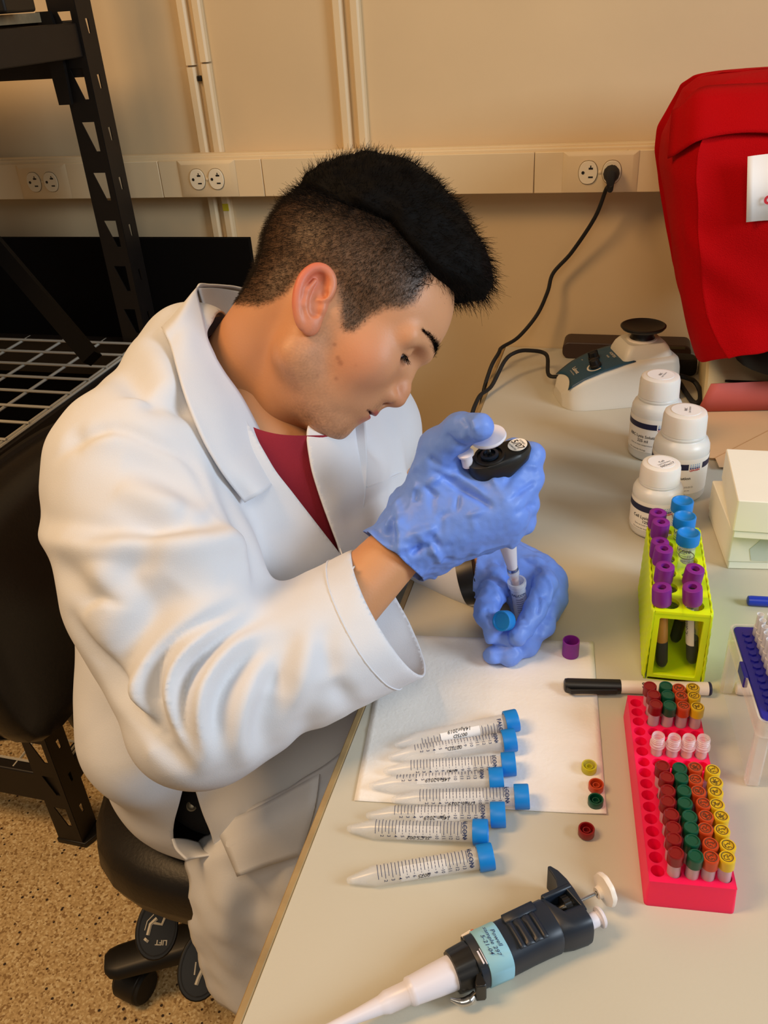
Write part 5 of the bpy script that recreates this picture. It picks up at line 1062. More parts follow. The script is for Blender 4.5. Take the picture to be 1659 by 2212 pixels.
ar = np.linalg.norm(np.cross(hv[tri[:, 1]] - hv[tri[:, 0]], hv[tri[:, 2]] - hv[tri[:, 0]]), axis=1); N_ = 9000; k = rg.choice(len(tri), N_, p=ar / ar.sum()); w3 = rg.dirichlet((1, 1, 1), N_)
rp = (hv[tri[k]] * w3[:, :, None]).sum(1); rn = hn_[tri[k, 0]]
fr_ = step(rp[:, 0], -.06, .09)[:, None]; dirv = unit(rn * .55 + np.array((.75, .25, 0)) * (.35 + .65 * fr_) + np.array((-.2, .35, 0)) * (1 - fr_) + rg.normal(0, .22, (N_, 3)))
ln = .006 + .010 * rg.random(N_) * (.6 + .6 * fr_[:, 0])
W = HM.T
strands('hair_strands', h2w(rp - rn * .003), dirv @ W, ln, .00022, 'hair_black', (np.array([(.1, -.25, 0)]) * fr_) @ W, 5, .22, .3, ho, 3)
# clipped sides and back
psd = poly_sd(V[:, :2], HAIR_POLY); m_b = (psd > -.0012) & (vb < top_low(va) + .012) & (va < .098); pb_, nb_ = scatter(m_b, 34000, 11)
fade = step(poly_sd(pb_[:, :2], HAIR_POLY), 0, .05); ok_ = rg.random(len(pb_)) < .35 + .65 * step(fade, 0, .12); pb_, nb_, fade = pb_[ok_], nb_[ok_], fade[ok_]; dn = unit(nb_ * .62 + np.array((-.10, -.62, 0)) + rg.normal(0, .2, (len(pb_), 3)))
dn[pb_[:, 0] > .0] = unit(dn[pb_[:, 0] > .0] + np.array((.25, -.25, 0)))
strands('clipped_hair', h2w(pb_), dn @ W, .0022 + .0045 * fade * (.6 + .6 * rg.random(len(pb_))), .00010, 'hair_buzz', None, 3, .15, .5, person, 5, 'short clipped dark hair on the sides and nape')
m_n = (vb > top_low(va) - .03) & (va < .066) & (vb > .05); pb_, nb_ = scatter(m_n, 12000, 12); mix = step(pb_[:, 1] - top_low(pb_[:, 0]), -.03, .01); keep = rg.random(len(pb_)) < mix; pb_, nb_ = pb_[keep], nb_[keep]
dn = unit(nb_ * .45 + np.array((-.30, -.42, 0)) + rg.normal(0, .3, (len(pb_), 3))); strands('blended_hair', h2w(pb_), dn @ W, .007 + .007 * rg.random(len(pb_)), .0002, 'hair_black', None, 4, .2, .4, person, 6)
# brows and lashes
def brow(s):
    n = 560; t = rg.random(n) ** 1.35; a0 = np.interp(t, [0, .33, .66, 1], [.106, .098, .089, .081]); b0 = np.interp(t, [0, .33, .66, 1], [.0495, .0515, .0515, .0465]); c0 = np.interp(t, [0, .33, .66, 1], [.010, .021, .032, .043]); q = np.stack([a0, b0 + rg.normal(0, .0024, n) * (1 - .75 * t), c0 * s], 1)
    dd, idx = [], []
    for p in q: i = np.argmin(((V - p) ** 2).sum(1)); idx.append(i)
    q2 = V[idx] + rg.normal(0, .0004, (n, 3)); dr = unit(HN[idx] * .45 + np.array((-.55, .25 - .0, .45 * s)) + rg.normal(0, .15, (n, 3)) - np.array((0, .5, 0)) * t[:, None])
    strands('eyebrow', h2w(q2), dr @ W, .0075 - .0035 * t + .002 * rg.random(n), .00014, 'hair_black', None, 4, .1, .3, person, 20 + s)
brow(1); brow(-1)
def lash(s):
    n = 50; t = rg.random(n); ang = -1.05 + 2.1 * t; e0 = -.50 + .30 * np.sqrt(np.clip(1 - (np.sin(ang) * 1.15) ** 2, 0, 1)) - .02; c0 = EYE[2] + .0156 * np.sin(ang); a0 = EYE[0] + .0156 * np.cos(ang) * np.cos(e0); b0 = EYE[1] + .0156 * np.cos(ang) * np.sin(e0)
    q = np.stack([a0, b0 + rg.normal(0, .0003, n), c0 * s], 1); dr = unit(np.stack([np.cos(ang) * .8, -.55 + 0 * t, np.sin(ang) * .5 * s], 1) + rg.normal(0, .12, (n, 3)))
    strands('eyelash', h2w(q), dr @ W, .005 + .002 * rg.random(n), .00016, 'hair_black', np.tile(np.array([(.2, .25, 0)]) @ W, (n, 1)), 5, .08, .3, person, 30 + s)
    aa = np.linspace(-1.2, 1.0, 12); ee = -.50 + .30 * np.sqrt(np.clip(1 - (np.sin(aa) * 1.15) ** 2, 0, 1)); G().tube(h2w(np.stack([EYE[0] + .0155 * np.cos(aa) * np.cos(ee), EYE[1] + .0155 * np.cos(aa) * np.sin(ee), (EYE[2] + .0155 * np.sin(aa)) * s], 1)), [.0002, .0004, .0005, .0003], 6).obj('lash_line', 'hair_black', person)
lash(1); lash(-1)
# ================================================================ lab coat
from mathutils.bvhtree import BVHTree
R_CF, L_CF = P(853, 1320, .858), P(1020, 1262, .985)
C_EL = P(428, 1508, .795); cax = .86 * cr + .50 * cu_ - .14 * cf; cax /= np.linalg.norm(cax); lax = .90 * cr + .38 * cu_ + .22 * cf; lax /= np.linalg.norm(lax)
TU = (SMID - PEL) / np.linalg.norm(SMID - PEL); TF = np.cross(LATB, TU); TF = TF if TF[0] > 0 else -TF; TF /= np.linalg.norm(TF)
def ellq(p, c, r, ax_):
    """ellipsoid with its own axes"""
    return sd_ell(p, c, r, np.stack(ax_, 1))
def coat_sdf(p):
    d = s2(p, R_SH + (.0, .02, -.02), L_SH + (0, -.01, -.02), .086, .085)
    d = smin(d, s2(p, SMID + TF * .005 - TU * .10, PEL + TU * .12, .150, .158), .05)
    d = smin(d, s2(p, SMID - TU * .02, NECK1 - TU * .02, .10, .070), .05)
    d = smin(d, s2(p, PEL + TU * .10 + (-.02, 0, 0), R_HIP + (-.03, .01, -.01), .150, .120), .05); d = smin(d, s2(p, R_HIP + (-.03, 0, 0), L_HIP + (-.03, 0, 0), .118, .118), .05)
    d = smin(d, s2(p, R_HIP, R_HIP + (R_KN - R_HIP) * .75, .108, .085), .05); d = smin(d, s2(p, L_HIP, L_HIP + (L_KN - L_HIP) * .75, .108, .085), .05)
    d = smin(d, s2(p, R_SH + (0, .03, .01), P(420, 775, .965), .078, .062), .03)
    # sleeves
    d = smin(d, s2(p, P(285, 1240, .94), P(315, 1590, .965), .060, .076), .04)
    m = R_SH * .5 + C_EL * .5
    r = s2(p, R_SH, m, .090, .092); r = smin(r, s2(p, m, C_EL, .092, .074), .03); r = smin(r, sd_cone(p, C_EL + (.004, -.004, -.006), R_CF + cax * .03, .068, .072), .03)
    l = s2(p, L_SH, L_EL + (0, 0, -.01), .078, .062); l = smin(l, sd_cone(p, L_EL + (0, 0, -.012), L_CF + lax * .03, .062, .043), .02)
    r = np.maximum(r, (p - R_CF) @ cax); l = np.maximum(l, (p - L_CF) @ lax)
    return smin(smin(d, r, .018), l, .02)
cv, cf_ = nets(coat_sdf, (-.45, .36, .36), (.30, 1.20, 1.12), .0036)
cv = smooth_mesh(cv, cf_, 2, .5)
def bvh(v, f): return BVHTree.FromPolygons(v.tolist(), f.tolist())
CB = bvh(cv, cf_)
def on(px, py, off=0.0, dflt=None, tree=None):
    """nearest coat surface along the view of a pixel, lifted off by a distance"""
    d = ray(px, py); L = np.linalg.norm(d); hit = (tree or CB).ray_cast(Vector(CAM), Vector(d / L))
    dep = hit[3] / L if hit[0] is not None else (dflt or .95)
    if dflt is not None and abs(dep - dflt) > .12: dep = dflt
    return P(px, py, dep - off)
# folds: polylines on the cloth, height (+ ridge, - crease), width
FOLDS = [
 ([(70, 1142), (160, 1166), (300, 1166), (420, 1160), (500, 1168), (528, 1205)], .012, .016), ([(110, 1135), (200, 1148), (330, 1146), (440, 1140), (478, 1120)], -.010, .012),
 ([(388, 1263), (338, 1324), (297, 1388), (250, 1488)], -.012, .020), ([(325, 1160), (310, 1195), (282, 1238), (300, 1275), (330, 1322)], -.006, .014), ([(130, 1215), (205, 1290), (215, 1305)], -.008, .016), ([(215, 1215), (212, 1300)], .006, .018),
 ([(527, 1287), (440, 1328), (371, 1376), (320, 1430), (297, 1490), (306, 1545), (345, 1605)], .011, .012), ([(505, 1312), (430, 1350), (382, 1385), (345, 1435), (333, 1500), (350, 1570), (400, 1640)], -.013, .009),
 ([(525, 1332), (460, 1365), (402, 1405), (370, 1460), (366, 1530), (386, 1600), (430, 1660)], .010, .010), ([(545, 1342), (480, 1378), (430, 1425), (398, 1482), (395, 1550), (418, 1622)], -.012, .008),
 ([(562, 1366), (500, 1400), (455, 1450), (430, 1510), (430, 1580), (458, 1642)], .009, .010), ([(578, 1390), (522, 1430), (486, 1480), (468, 1540), (472, 1605)], -.008, .009), ([(592, 1420), (548, 1470), (522, 1530), (518, 1600), (535, 1650)], .007, .012), ([(610, 1440), (580, 1500), (566, 1570), (580, 1630)], -.005, .012),
 ([(640, 1360), (605, 1440), (590, 1500)], -.006, .013), ([(672, 1370), (648, 1450), (640, 1560)], .006, .014), ([(705, 1345), (705, 1420), (740, 1500), (800, 1530)], -.005, .010), ([(690, 1470), (660, 1560), (640, 1620)], -.004, .014),
 ([(260, 1000), (330, 1010), (400, 1050), (450, 1090)], -.006, .016), ([(240, 1085), (330, 1130), (420, 1140)], -.006, .016), ([(250, 1055), (330, 1080), (400, 1100)], .006, .016), ([(330, 1195), (420, 1205), (490, 1240)], .004, .02),
 ([(235, 780), (290, 830), (330, 870), (312, 860)], -.006, .014), ([(300, 735), (350, 800), (362, 840), (320, 870)], .006, .016), ([(330, 850), (390, 880), (420, 885)], -.006, .013),
 ([(150, 925), (175, 950), (240, 925)], -.005, .012), ([(120, 990), (170, 950), (250, 925), (340, 955), (420, 1000), (470, 1090)], -.0035, .006), ([(165, 965), (200, 950), (260, 945)], .004, .010),
 ([(160, 1340), (219, 1436), (250, 1493), (304, 1567), (338, 1611), (405, 1658)], -.010, .010), ([(190, 1590), (260, 1690), (330, 1760)], .003, .03), ([(215, 1560), (300, 1570), (350, 1620)], -.005, .02),
 ([(470, 1000), (520, 1120), (560, 1230), (575, 1320)], -.005, .014), ([(860, 1050), (800, 1090), (740, 1120)], -.004, .012), ([(790, 910), (800, 960), (840, 1000)], -.004, .012)]
cn = normals(cv, cf_); disp = np.zeros(len(cv)); cpx = pix(cv)
for pts, amp, wd in FOLDS:
    pl = np.array([on(x, y) for x, y in pts]); pl = spline(pl, 4)
    lo = pl.min(0) - wd * 3; hi = pl.max(0) + wd * 3; m = ((cv > lo) & (cv < hi)).all(1)
    d, t = seg_dist(cv[m], pl); disp[m] += 1.5 * amp * np.exp(-(d / wd) ** 2) * np.sin(PI * np.clip(t * .94 + .03, 0, 1)) ** .7
nv = np.array([noise.noise(Vector(q * 9)) * .005 + noise.noise(Vector(q * 26 + np.array((3, 1, 7)))) * .0016 for q in cv])
arm = np.clip(1 - np.linalg.norm(cv - (C_EL * .4 + R_CF * .6), axis=1) / .16, 0, 1); nv += arm * np.array([noise.noise(Vector(q * 60)) * .0016 for q in cv])
cv2 = smooth_mesh(cv + cn * (disp + nv)[:, None], cf_, 3, .5)
# openings: front V, side slit, both cuffs
fc = cv2[cf_].mean(1); fp = pix(fc); fnn = np.cross(cv2[cf_[:, 2]] - cv2[cf_[:, 0]], cv2[cf_[:, 3]] - cv2[cf_[:, 1]]); facing = ((CAM - fc) * fnn).sum(1) > 0
vee = inside([(430, 600), (445, 720), (500, 850), (590, 1010), (660, 1100), (742, 1205), (705, 1110), (672, 1010), (660, 930), (700, 840), (640, 600)], fp) & ((fc - SMID) @ TF > -.03)
vee |= np.linalg.norm((fc - NECK1) - ((fc - NECK1) @ unit(NECK0 - NECK1))[:, None] * unit(NECK0 - NECK1), axis=1) < .066
vee &= (fc - SMID) @ TU > -.25
slit = inside([(398, 1690), (378, 1770), (370, 1805), (376, 1832), (402, 1858), (440, 1850), (466, 1843), (455, 1795), (436, 1758), (420, 1700), (412, 1684)], fp) & facing & (fp[:, 2] > .84)
cuffs = (((fc - R_CF) @ cax > -.0035) & (np.linalg.norm(fc - R_CF, axis=1) < .10)) | (((fc - L_CF) @ lax > -.0035) & (np.linalg.norm(fc - L_CF, axis=1) < .08))
keep = ~(vee | slit | cuffs); kv, kf = compact(cv2, cf_[keep]); kv = smooth_border(kv, kf)
co = bpy.data.objects.new('lab_coat', np_mesh('lab_coat', kv, kf, 'coat_white')); C.objects.link(co); co.parent = person; co['label'] = 'white lab coat'
md = co.modifiers.new('solid', 'SOLIDIFY'); md.thickness = .0022; md.offset = -1
CB2 = bvh(kv, kf)
# ---------------------------------------------------------------- t-shirt and jeans
def shirt_sdf(p):
    bs = np.maximum(np.minimum(body_sdf(p), head_sdf(w2h(p))) - .0045, np.linalg.norm(p - NECK1, axis=1) - .17); bs = np.maximum(bs, w2h(p)[:, 1] + .120)
    d = s2(p, R_SH + (0, .03, -.02), L_SH + (0, -.02, -.02), .066, .066); d = smin(d, s2(p, SMID + TF * .012 - TU * .08, PEL + TU * .12, .122, .130), .05); d = smin(d, s2(p, SMID - TU * .02, NECK1 + (NECK0 - NECK1) * .25, .085, .0660), .04); d = smin(d, s2(p, h2w((.022, -.075, 0)), h2w(w2h(NECK1) + np.array((.050, -.01, 0))), .044, .050), .03)
    return smin(smin(d, s2(p, P(625, 930, .950), P(680, 1090, 1.0), .045, .045), .05), bs, .008)
tv, tf = nets(shirt_sdf, (-.36, .56, .55), (.05, 1.10, 1.10), .006); na = unit(NECK0 - NECK1)
tv = tv + normals(tv, tf) * np.array([noise.noise(Vector(q * 22)) * .003 for q in tv])[:, None]
tc_ = tv[tf].mean(1); q1_, q2_, q3_ = P(548, 893, .905), P(655, 906, .915), P(470, 692, 1.0); pn_ = unit(np.cross(q2_ - q1_, q3_ - q1_)); pn_ = pn_ if pn_ @ na > 0 else -pn_
tpx = pix(tc_); kk = ((tc_ - q1_) @ pn_ < 0) & ~((tpx[:, 0] > 652) & (tpx[:, 1] < 940)); tf2 = tf[kk]
so = bpy.data.objects.new('t_shirt', np_mesh('t_shirt', *(lambda a: (smooth_border(*a), a[1]))(compact(tv, tf2)), 'shirt_maroon')); C.objects.link(so); so.parent = person; so['label'] = 'maroon crew-neck shirt'
def jeans_sdf(p):
    d = s2(p, R_HIP, L_HIP, .098, .098); d = smin(d, s2(p, PEL, PEL + TU * .10, .112, .112), .04)
    for h_, k_, n_ in ((R_HIP, R_KN, R_AN), (L_HIP, L_KN, L_AN)): d = smin(d, s2(p, h_, k_, .088, .064), .03); d = smin(d, s2(p, k_, n_, .064, .052), .02)
    return np.maximum(d, .10 - p[:, 2])
jv, jf = nets(jeans_sdf, (-.36, .50, .07), (.32, 1.06, .76), .009)
jo = bpy.data.objects.new('jeans', np_mesh('jeans', jv, jf, 'jeans_black')); C.objects.link(jo); jo.parent = person; jo['label'] = 'black jeans'
for s, an in ((1, R_AN), (-1, L_AN)):
    g = G(); V_ = []
    for x, w_, h_, z in ((-.075, .022, .05, .03), (-.06, .032, .06, .035), (.0, .036, .055, .032), (.08, .044, .035, .02), (.14, .042, .03, .018), (.165, .026, .022, .014)):
        V_.append([(an[0] + x, an[1] + w_ * math.cos(q), max(.001, z + h_ * .6 * math.sin(q))) for q in np.linspace(0, 2 * PI, 16, endpoint=False)])
    g.grid(np.array(V_), closed=True); g.f += [tuple(range(16)), tuple(80 + i for i in range(15, -1, -1))]; g.obj('shoe', 'black_plastic', person, 60)
# jeans pocket rivet seen in the slit
rv_ = P(414, 1741, .93); JB = bvh(jv, jf); h_ = JB.ray_cast(Vector(CAM), Vector(unit(ray(414, 1741))))
if h_[0] is not None: G().lathe([(.0062, 0), (.0060, .0015), (.0045, .0022), (.003, .0012), (.0002, .0014)], 18, basis(unit(CAM - np.array(h_[0]))), np.array(h_[0])).obj('rivet', 'button_metal', jo)
# ---------------------------------------------------------------- collar, lapels, front edges, skirt, pocket
def patch(name, rows, m='coat_white', parent=co, k=8, thick=.0022, label=None, amp=.0012, seed=0, lift=None):
    """smooth cloth sheet through rows of control points"""
    A = np.array([spline(np.array(r), k) for r in rows]); Bq = np.array([spline(A[:, j], k) for j in range(A.shape[1])]).transpose(1, 0, 2)
    n = np.cross(np.gradient(Bq, axis=0), np.gradient(Bq, axis=1)); n = unit(n)
    nz = np.array([[noise.noise(Vector(q * 30 + seed)) for q in r] for r in Bq]); Bq = Bq + n * nz[:, :, None] * amp
    o = G().grid(Bq).obj(name, m, parent, 180, label=label, solid=thick); return o
N0 = .935
# collar: rows run from the back of the neck round the right side to its point; columns from neck edge (top of the stand) to outer edge
col_rows = [
 [P(640, 640, 1.06), P(636, 655, 1.08), P(630, 690, 1.09)],
 [P(560, 632, 1.03), P(545, 655, 1.055), P(530, 700, 1.07)],
 [P(500, 618, 1.005), P(470, 640, 1.03), P(430, 690, 1.05)],
 [P(455, 614, .975), P(410, 650, .985), P(352, 705, .985)],
 [P(426, 618, .950), P(392, 670, .940), P(352, 712, .945)],
 [P(436, 682, .918), P(400, 715, .910), P(368, 748, .918)],
 [P(462, 765, .898), P(425, 800, .890), P(394, 838, .896)],
 [P(526, 866, .897), P(466, 892, .886), P(428, 925, .892)],
 [P(576, 955, .905), P(515, 990, .894), P(474, 1012, .898)],
 [P(612, 1026, .915), P(570, 1062, .910), P(528, 1085, .908)]]
cb = []
for i, r in enumerate(col_rows):
    row = []
    for j, q in enumerate(r):
        x, y, dq = pix(q)
        if (i >= 4 and j >= 1) or i >= 6:
            d2 = (ray(x, y)); L_ = np.linalg.norm(d2); h2 = CB2.ray_cast(Vector(CAM), Vector(d2 / L_))
            if h2[0] is not None and abs(h2[3] / L_ - dq) < .10: q = P(x, y, h2[3] / L_ - (.017 if j == 1 else .012 if j else .009))
        row.append(q)
    cb.append(row)
collar = patch('collar', cb, label='turned-down coat collar', k=9, amp=.0015)
# collar stand and inside of the collar at the back of the neck
patch('collar_stand', [[P(432, 622, .952), P(440, 652, .955), P(448, 690, .950)], [P(465, 622, .985), P(470, 650, .988), P(474, 684, .985)], [P(505, 628, 1.01), P(508, 652, 1.012), P(512, 680, 1.01)], [P(560, 640, 1.035), P(562, 660, 1.035), P(566, 690, 1.035)]], label='inner collar stand', amp=.002)
# right front: placket strip running from the collar point down
patch('front_facing', [[P(600, 1035, .925), P(612, 1026, .930), P(640, 1040, .94)], [P(650, 1100, .935), P(664, 1085, .940), P(682, 1098, .955)], [P(700, 1170, .95), P(716, 1155, .955), P(726, 1172, .965)], [P(738, 1235, .965), P(750, 1222, .97), P(752, 1235, .98)]], label='front edge facing', amp=.001)
# left lapel, folded open beside the chin
patch('lapel', [[P(650, 895, 1.00), P(700, 875, 1.01), P(748, 860, 1.01), P(786, 862, 1.0)], [P(648, 955, .985), P(705, 945, .970), P(755, 930, .965), P(790, 925, .962)], [P(664, 1030, .975), P(720, 1020, .955), P(765, 1005, .950), P(793, 1000, .950)], [P(690, 1105, .970), P(730, 1095, .955), P(765, 1085, .950), P(788, 1080, .952)], [P(738, 1205, .972), P(750, 1195, .965), P(762, 1188, .962), P(772, 1184, .965)]], label='left coat lapel folded open', amp=.002, seed=4)
# skirt of the coat hanging from the right thigh beside the bench
def ay(px, py, y): return aty(px, py, y)
sk = [[ay(408, 1835, .60), ay(470, 1790, .575), ay(560, 1735, .560), ay(660, 1680, .565), ay(760, 1610, .60)],
      [ay(400, 1862, .560), ay(470, 1835, .535), ay(560, 1790, .528), ay(650, 1745, .530), ay(760, 1690, .55)],
      [ay(412, 1905, .540), ay(470, 1895, .520), ay(560, 1870, .522), ay(650, 1830, .520), ay(740, 1790, .53)],
      [ay(408, 1985, .535), ay(475, 1985, .505), ay(555, 1960, .520), ay(630, 1930, .510), ay(720, 1880, .53)],
      [ay(432, 2085, .530), ay(490, 2085, .510), ay(560, 2060, .515), ay(630, 2040, .515), ay(700, 2010, .52)],
      [ay(466, 2168, .525), ay(530, 2195, .505), ay(590, 2180, .515), ay(650, 2150, .515), ay(700, 2120, .52)]]
skirt = patch('skirt', sk, label='front skirt of the coat hanging off the thigh', k=8, amp=.004, seed=2)
SB = BVHTree.FromObject(skirt, bpy.context.evaluated_depsgraph_get()) if False else None
patch('pocket', [[ay(466, 1786, .566), ay(560, 1742, .549), ay(690, 1672, .552)], [ay(490, 1838, .527), ay(570, 1794, .520), ay(680, 1745, .524)], [ay(514, 1893, .509), ay(575, 1872, .512), ay(650, 1846, .512)]], parent=skirt, label='patch pocket with stitched lower edge', amp=.001, k=6)
# back-hem lining showing under the slit
patch('hem_lining', [[P(372, 1812, .955), P(380, 1835, .95), P(402, 1858, .945)], [P(400, 1812, .975), P(412, 1835, .965), P(424, 1853, .955)], [P(430, 1820, .99), P(442, 1838, .975), P(466, 1846, .955)]], label='inside of the coat hem', amp=.001, k=6)
# cuff seam stitching round the right sleeve
th = np.linspace(0, 2 * PI, 60, endpoint=True); bx_ = basis(cax); sp = []
for q in th:
    o_ = R_CF - cax * .028; dq = bx_[:, 0] * math.cos(q) + bx_[:, 1] * math.sin(q); h2 = CB2.ray_cast(Vector(o_ + dq * .16), Vector(-dq)); 
    if h2[0] is not None and (np.array(h2[0]) - o_) @ dq > 0: sp.append(np.array(h2[0]) + dq * .0003)
G().tube(sp, .0009, 5).obj('cuff_seam', 'coat_white', co)

G().tube([on(x, y, .0005, .99, CB2) for x, y in ((792, 1052), (815, 1044), (840, 1034), (866, 1022))], .0008, 5, sub=4).obj('sleeve_seam', 'coat_white', co)
# ================================================================ gloves, watch, held things
def glove(name, sdf, lo, hi, cut_o, cut_n, folds, label, seed):
    v, f = nets(lambda p: sdf(p), lo, hi, .0019); v = smooth_mesh(v, f, 1, .4); n = normals(v, f); T = bvh(v, f); dsp = np.zeros(len(v))
    for pts, amp, wd in folds:
        pl = spline(np.array([on(x, y, 0, None, T) for x, y in pts]), 4); m = ((v > pl.min(0) - wd * 3) & (v < pl.max(0) + wd * 3)).all(1)
        if m.any(): d, t = seg_dist(v[m], pl); dsp[m] += 1.7 * amp * np.exp(-(d / wd) ** 2) * np.clip(np.minimum(t, 1 - t) * 6 + .1, 0, 1)
    rr_ = random.Random(seed)
    near = np.argwhere((((v - cut_o) @ -cut_n) > -.004) & (((v - cut_o) @ -cut_n) < .085)).ravel(); side = np.cross(cut_n, cf)
    for _ in range(70):
        q0 = v[near[rr_.randrange(len(near))]]; dr = unit(-cut_n * rr_.uniform(.4, 1) + side * rr_.uniform(-.8, .8) + n[np.argmin(((v - q0) ** 2).sum(1))] * 0); ln_ = rr_.uniform(.012, .030); am = rr_.choice((-1, 1)) * rr_.uniform(.0012, .0030)
        pl = np.array([q0 + dr * ln_ * t_ for t_ in (-.5, 0, .5)]); m = ((v > pl.min(0) - .008) & (v < pl.max(0) + .008)).all(1); d, t = seg_dist(v[m], pl); dsp[m] += am * np.exp(-(d / rr_.uniform(.0024, .0044)) ** 2) * np.sin(PI * np.clip(t, 0, 1)) ** .7
    nearc = np.clip(1 - ((v - cut_o) @ -cut_n) / .06, 0, 1)
    nz = np.array([noise.noise(Vector((q[0] * 40, q[1] * 95, q[2] * 60)) + Vector((seed, 0, 0))) * .0013 + noise.noise(Vector(q * 170 + seed)) * .0005 for q in v]) + nearc * np.array([noise.noise(Vector(q * 55 + seed + 9)) * .0042 + noise.noise(Vector(q * 140 + seed)) * .0012 for q in v])
    v = v + n * (dsp + nz)[:, None]; c = v[f].mean(1); ed = np.array([noise.noise(Vector(q * 40)) * (.004 if seed == 3 else .0) for q in c]); v, f = compact(v, f[(c - cut_o) @ cut_n + ed < 0]); v = smooth_border(v, f, 12)
    o = bpy.data.objects.new(name, np_mesh(name, v, f, 'glove_blue')); C.objects.link(o); o.parent = person; o['label'] = label
    md = o.modifiers.new('solid', 'SOLIDIFY'); md.thickness = .0009; md.offset = -1; return o
GC = P(848, 1202, .853); GN = unit(-.62 * cr - .76 * cu_ - .12 * cf)
MC = [P(1076, 1052, .822), P(1092, 1088, .816), P(1098, 1120, .822), P(1092, 1145, .834)]; W4 = [P(905, 1120, .846), P(895, 1150, .836), P(897, 1178, .840), P(905, 1200, .851)]
PP_ = [P(1148, 985, .834), P(1146, 1036, .834), P(1138, 1086, .840), P(1132, 1128, .846)]; MP = [P(1112, 972, .866), P(1100, 1030, .872), P(1094, 1082, .876), P(1092, 1122, .876)]
TP = [P(1078, 990, .868), P(1070, 1040, .868), P(1068, 1085, .868), P(1070, 1120, .866)]
def rglove_sdf(p):
    d = s2(p, P(872, 1172, .848), GC + GN * .02, .0335, .044)
    for i in range(4): d = smin(d, s2(p, W4[i], MC[i], (.024, .025, .024, .021)[i], (.0165, .0175, .0165, .0150)[i]), .016)
    d = smin(d, s2(p, W4[0], P(985, 1040, .836), .026, .018), .02)
    for i in range(4):
        r = (.0128, .0132, .0126, .0115)[i]; fg = s2(p, MC[i], PP_[i], r + .0025, r); fg = smin(fg, s2(p, PP_[i], MP[i], r, r * .92), .004); fg = smin(fg, s2(p, MP[i], TP[i], r * .92, r * .82), .004); d = smin(d, fg, .007)
    t = s2(p, P(915, 1090, .845), P(952, 972, .822), .026, .0205); t = smin(t, s2(p, P(952, 972, .822), P(996, 928, .795), .0205, .0160), .008); t = smin(t, s2(p, P(996, 928, .795), P(1036, 922, .772), .0160, .0128), .006)
    return smin(d, t, .014)
rgf = [([(925, 1010), (980, 1045), (1035, 1080), (1062, 1098)], -.0022, .0035), ([(935, 1002), (990, 1030), (1050, 1070)], .0022, .0035), ([(915, 1050), (945, 1075)], -.0016, .003), ([(1000, 1055), (1060, 1090)], -.0014, .003),
       ([(860, 1110), (862, 1170), (858, 1225)], .003, .005), ([(850, 1115), (852, 1180)], -.0025, .004), ([(870, 1170), (905, 1150), (945, 1140)], .002, .004), ([(800, 1150), (830, 1200), (870, 1240)], .0025, .005), ([(880, 1200), (920, 1180), (955, 1175)], -.0025, .004), ([(900, 1150), (940, 1190), (950, 1215)], .002, .004),
       ([(1085, 1060), (1110, 1020), (1140, 990)], -.0018, .0035), ([(1100, 1085), (1130, 1060), (1160, 1040)], -.0020, .003), ([(1110, 1110), (1140, 1095), (1160, 1092)], -.0016, .003), ([(1060, 1010), (1068, 1040), (1080, 1060)], .0018, .003), ([(1120, 1000), (1160, 1010)], .0016, .003),
       ([(962, 935), (985, 960), (1010, 965)], -.0018, .0035), ([(1000, 900), (1010, 925), (1015, 955)], -.0014, .003), ([(1020, 905), (1028, 930)], .0014, .003), ([(975, 925), (1000, 945), (1030, 960)], .0012, .003), ([(925, 985), (950, 1010), (985, 1020)], -.002, .004)]
glove('glove', rglove_sdf, P(960, 1060, .84) - .14, P(960, 1060, .84) + .15, GC, GN, rgf, 'blue nitrile glove on the hand gripping the pipette', 3)
LC = P(1034, 1238, .975); LN = unit(-.93 * cr + .1 * cu_ + .25 * cf)
LM = [P(1168, 1226, .962), P(1192, 1256, .957), P(1194, 1292, .948), P(1180, 1325, .940)]
LCH = [[P(1178, 1262, .932), P(1156, 1316, .906), P(1118, 1376, .890)], [P(1188, 1285, .94), P(1172, 1352, .915), P(1100, 1418, .902)], [P(1180, 1320, .93), P(1140, 1395, .912), P(1064, 1414, .905)], [P(1165, 1330, .925), P(1110, 1375, .905), P(1062, 1374, .900)]]
def lglove_sdf(p):
    d = s2(p, LC + LN * .01, P(1085, 1218, .985), .035, .030)
    for m, r in zip(LM, (.0165, .0175, .0165, .0145)): d = smin(d, s2(p, P(1088, 1222, .985), m, .026, r), .014)
    d = smin(d, s2(p, P(1130, 1240, .985), P(1150, 1315, .958), .026, .020), .014)
    for m, ch_, r in zip(LM, LCH, (.0120, .0124, .0118, .0105)):
        g = s2(p, m, ch_[0], r + .002, r + .001); g = smin(g, s2(p, ch_[0], ch_[1], r + .001, r), .004); g = smin(g, s2(p, ch_[1], ch_[2], r, r * .84), .004); d = smin(d, g, .0026)
    t = s2(p, P(1066, 1236, .965), P(1060, 1296, .922), .020, .0140); t = smin(t, s2(p, P(1060, 1296, .922), P(1050, 1326, .902), .0138, .0130), .005); t = smin(t, s2(p, P(1052, 1328, .905), P(1062, 1350, .896), .0130, .0105), .004); d = smin(d, t, .006)
    return smax(d, BZ + .0015 - p[:, 2], .003)
lgf = [([(1120, 1200), (1160, 1230), (1185, 1270)], -.0014, .003), ([(1150, 1260), (1165, 1300), (1160, 1330)], -.0016, .0025), ([(1175, 1240), (1190, 1270), (1185, 1310)], .0016, .003), ([(1040, 1250), (1075, 1270), (1100, 1290)], .0014, .003), ([(1125, 1330), (1140, 1350)], -.0012, .0025), ([(1095, 1200), (1090, 1230)], .0012, .003), ([(1050, 1310), (1056, 1335)], -.0014, .0025)]
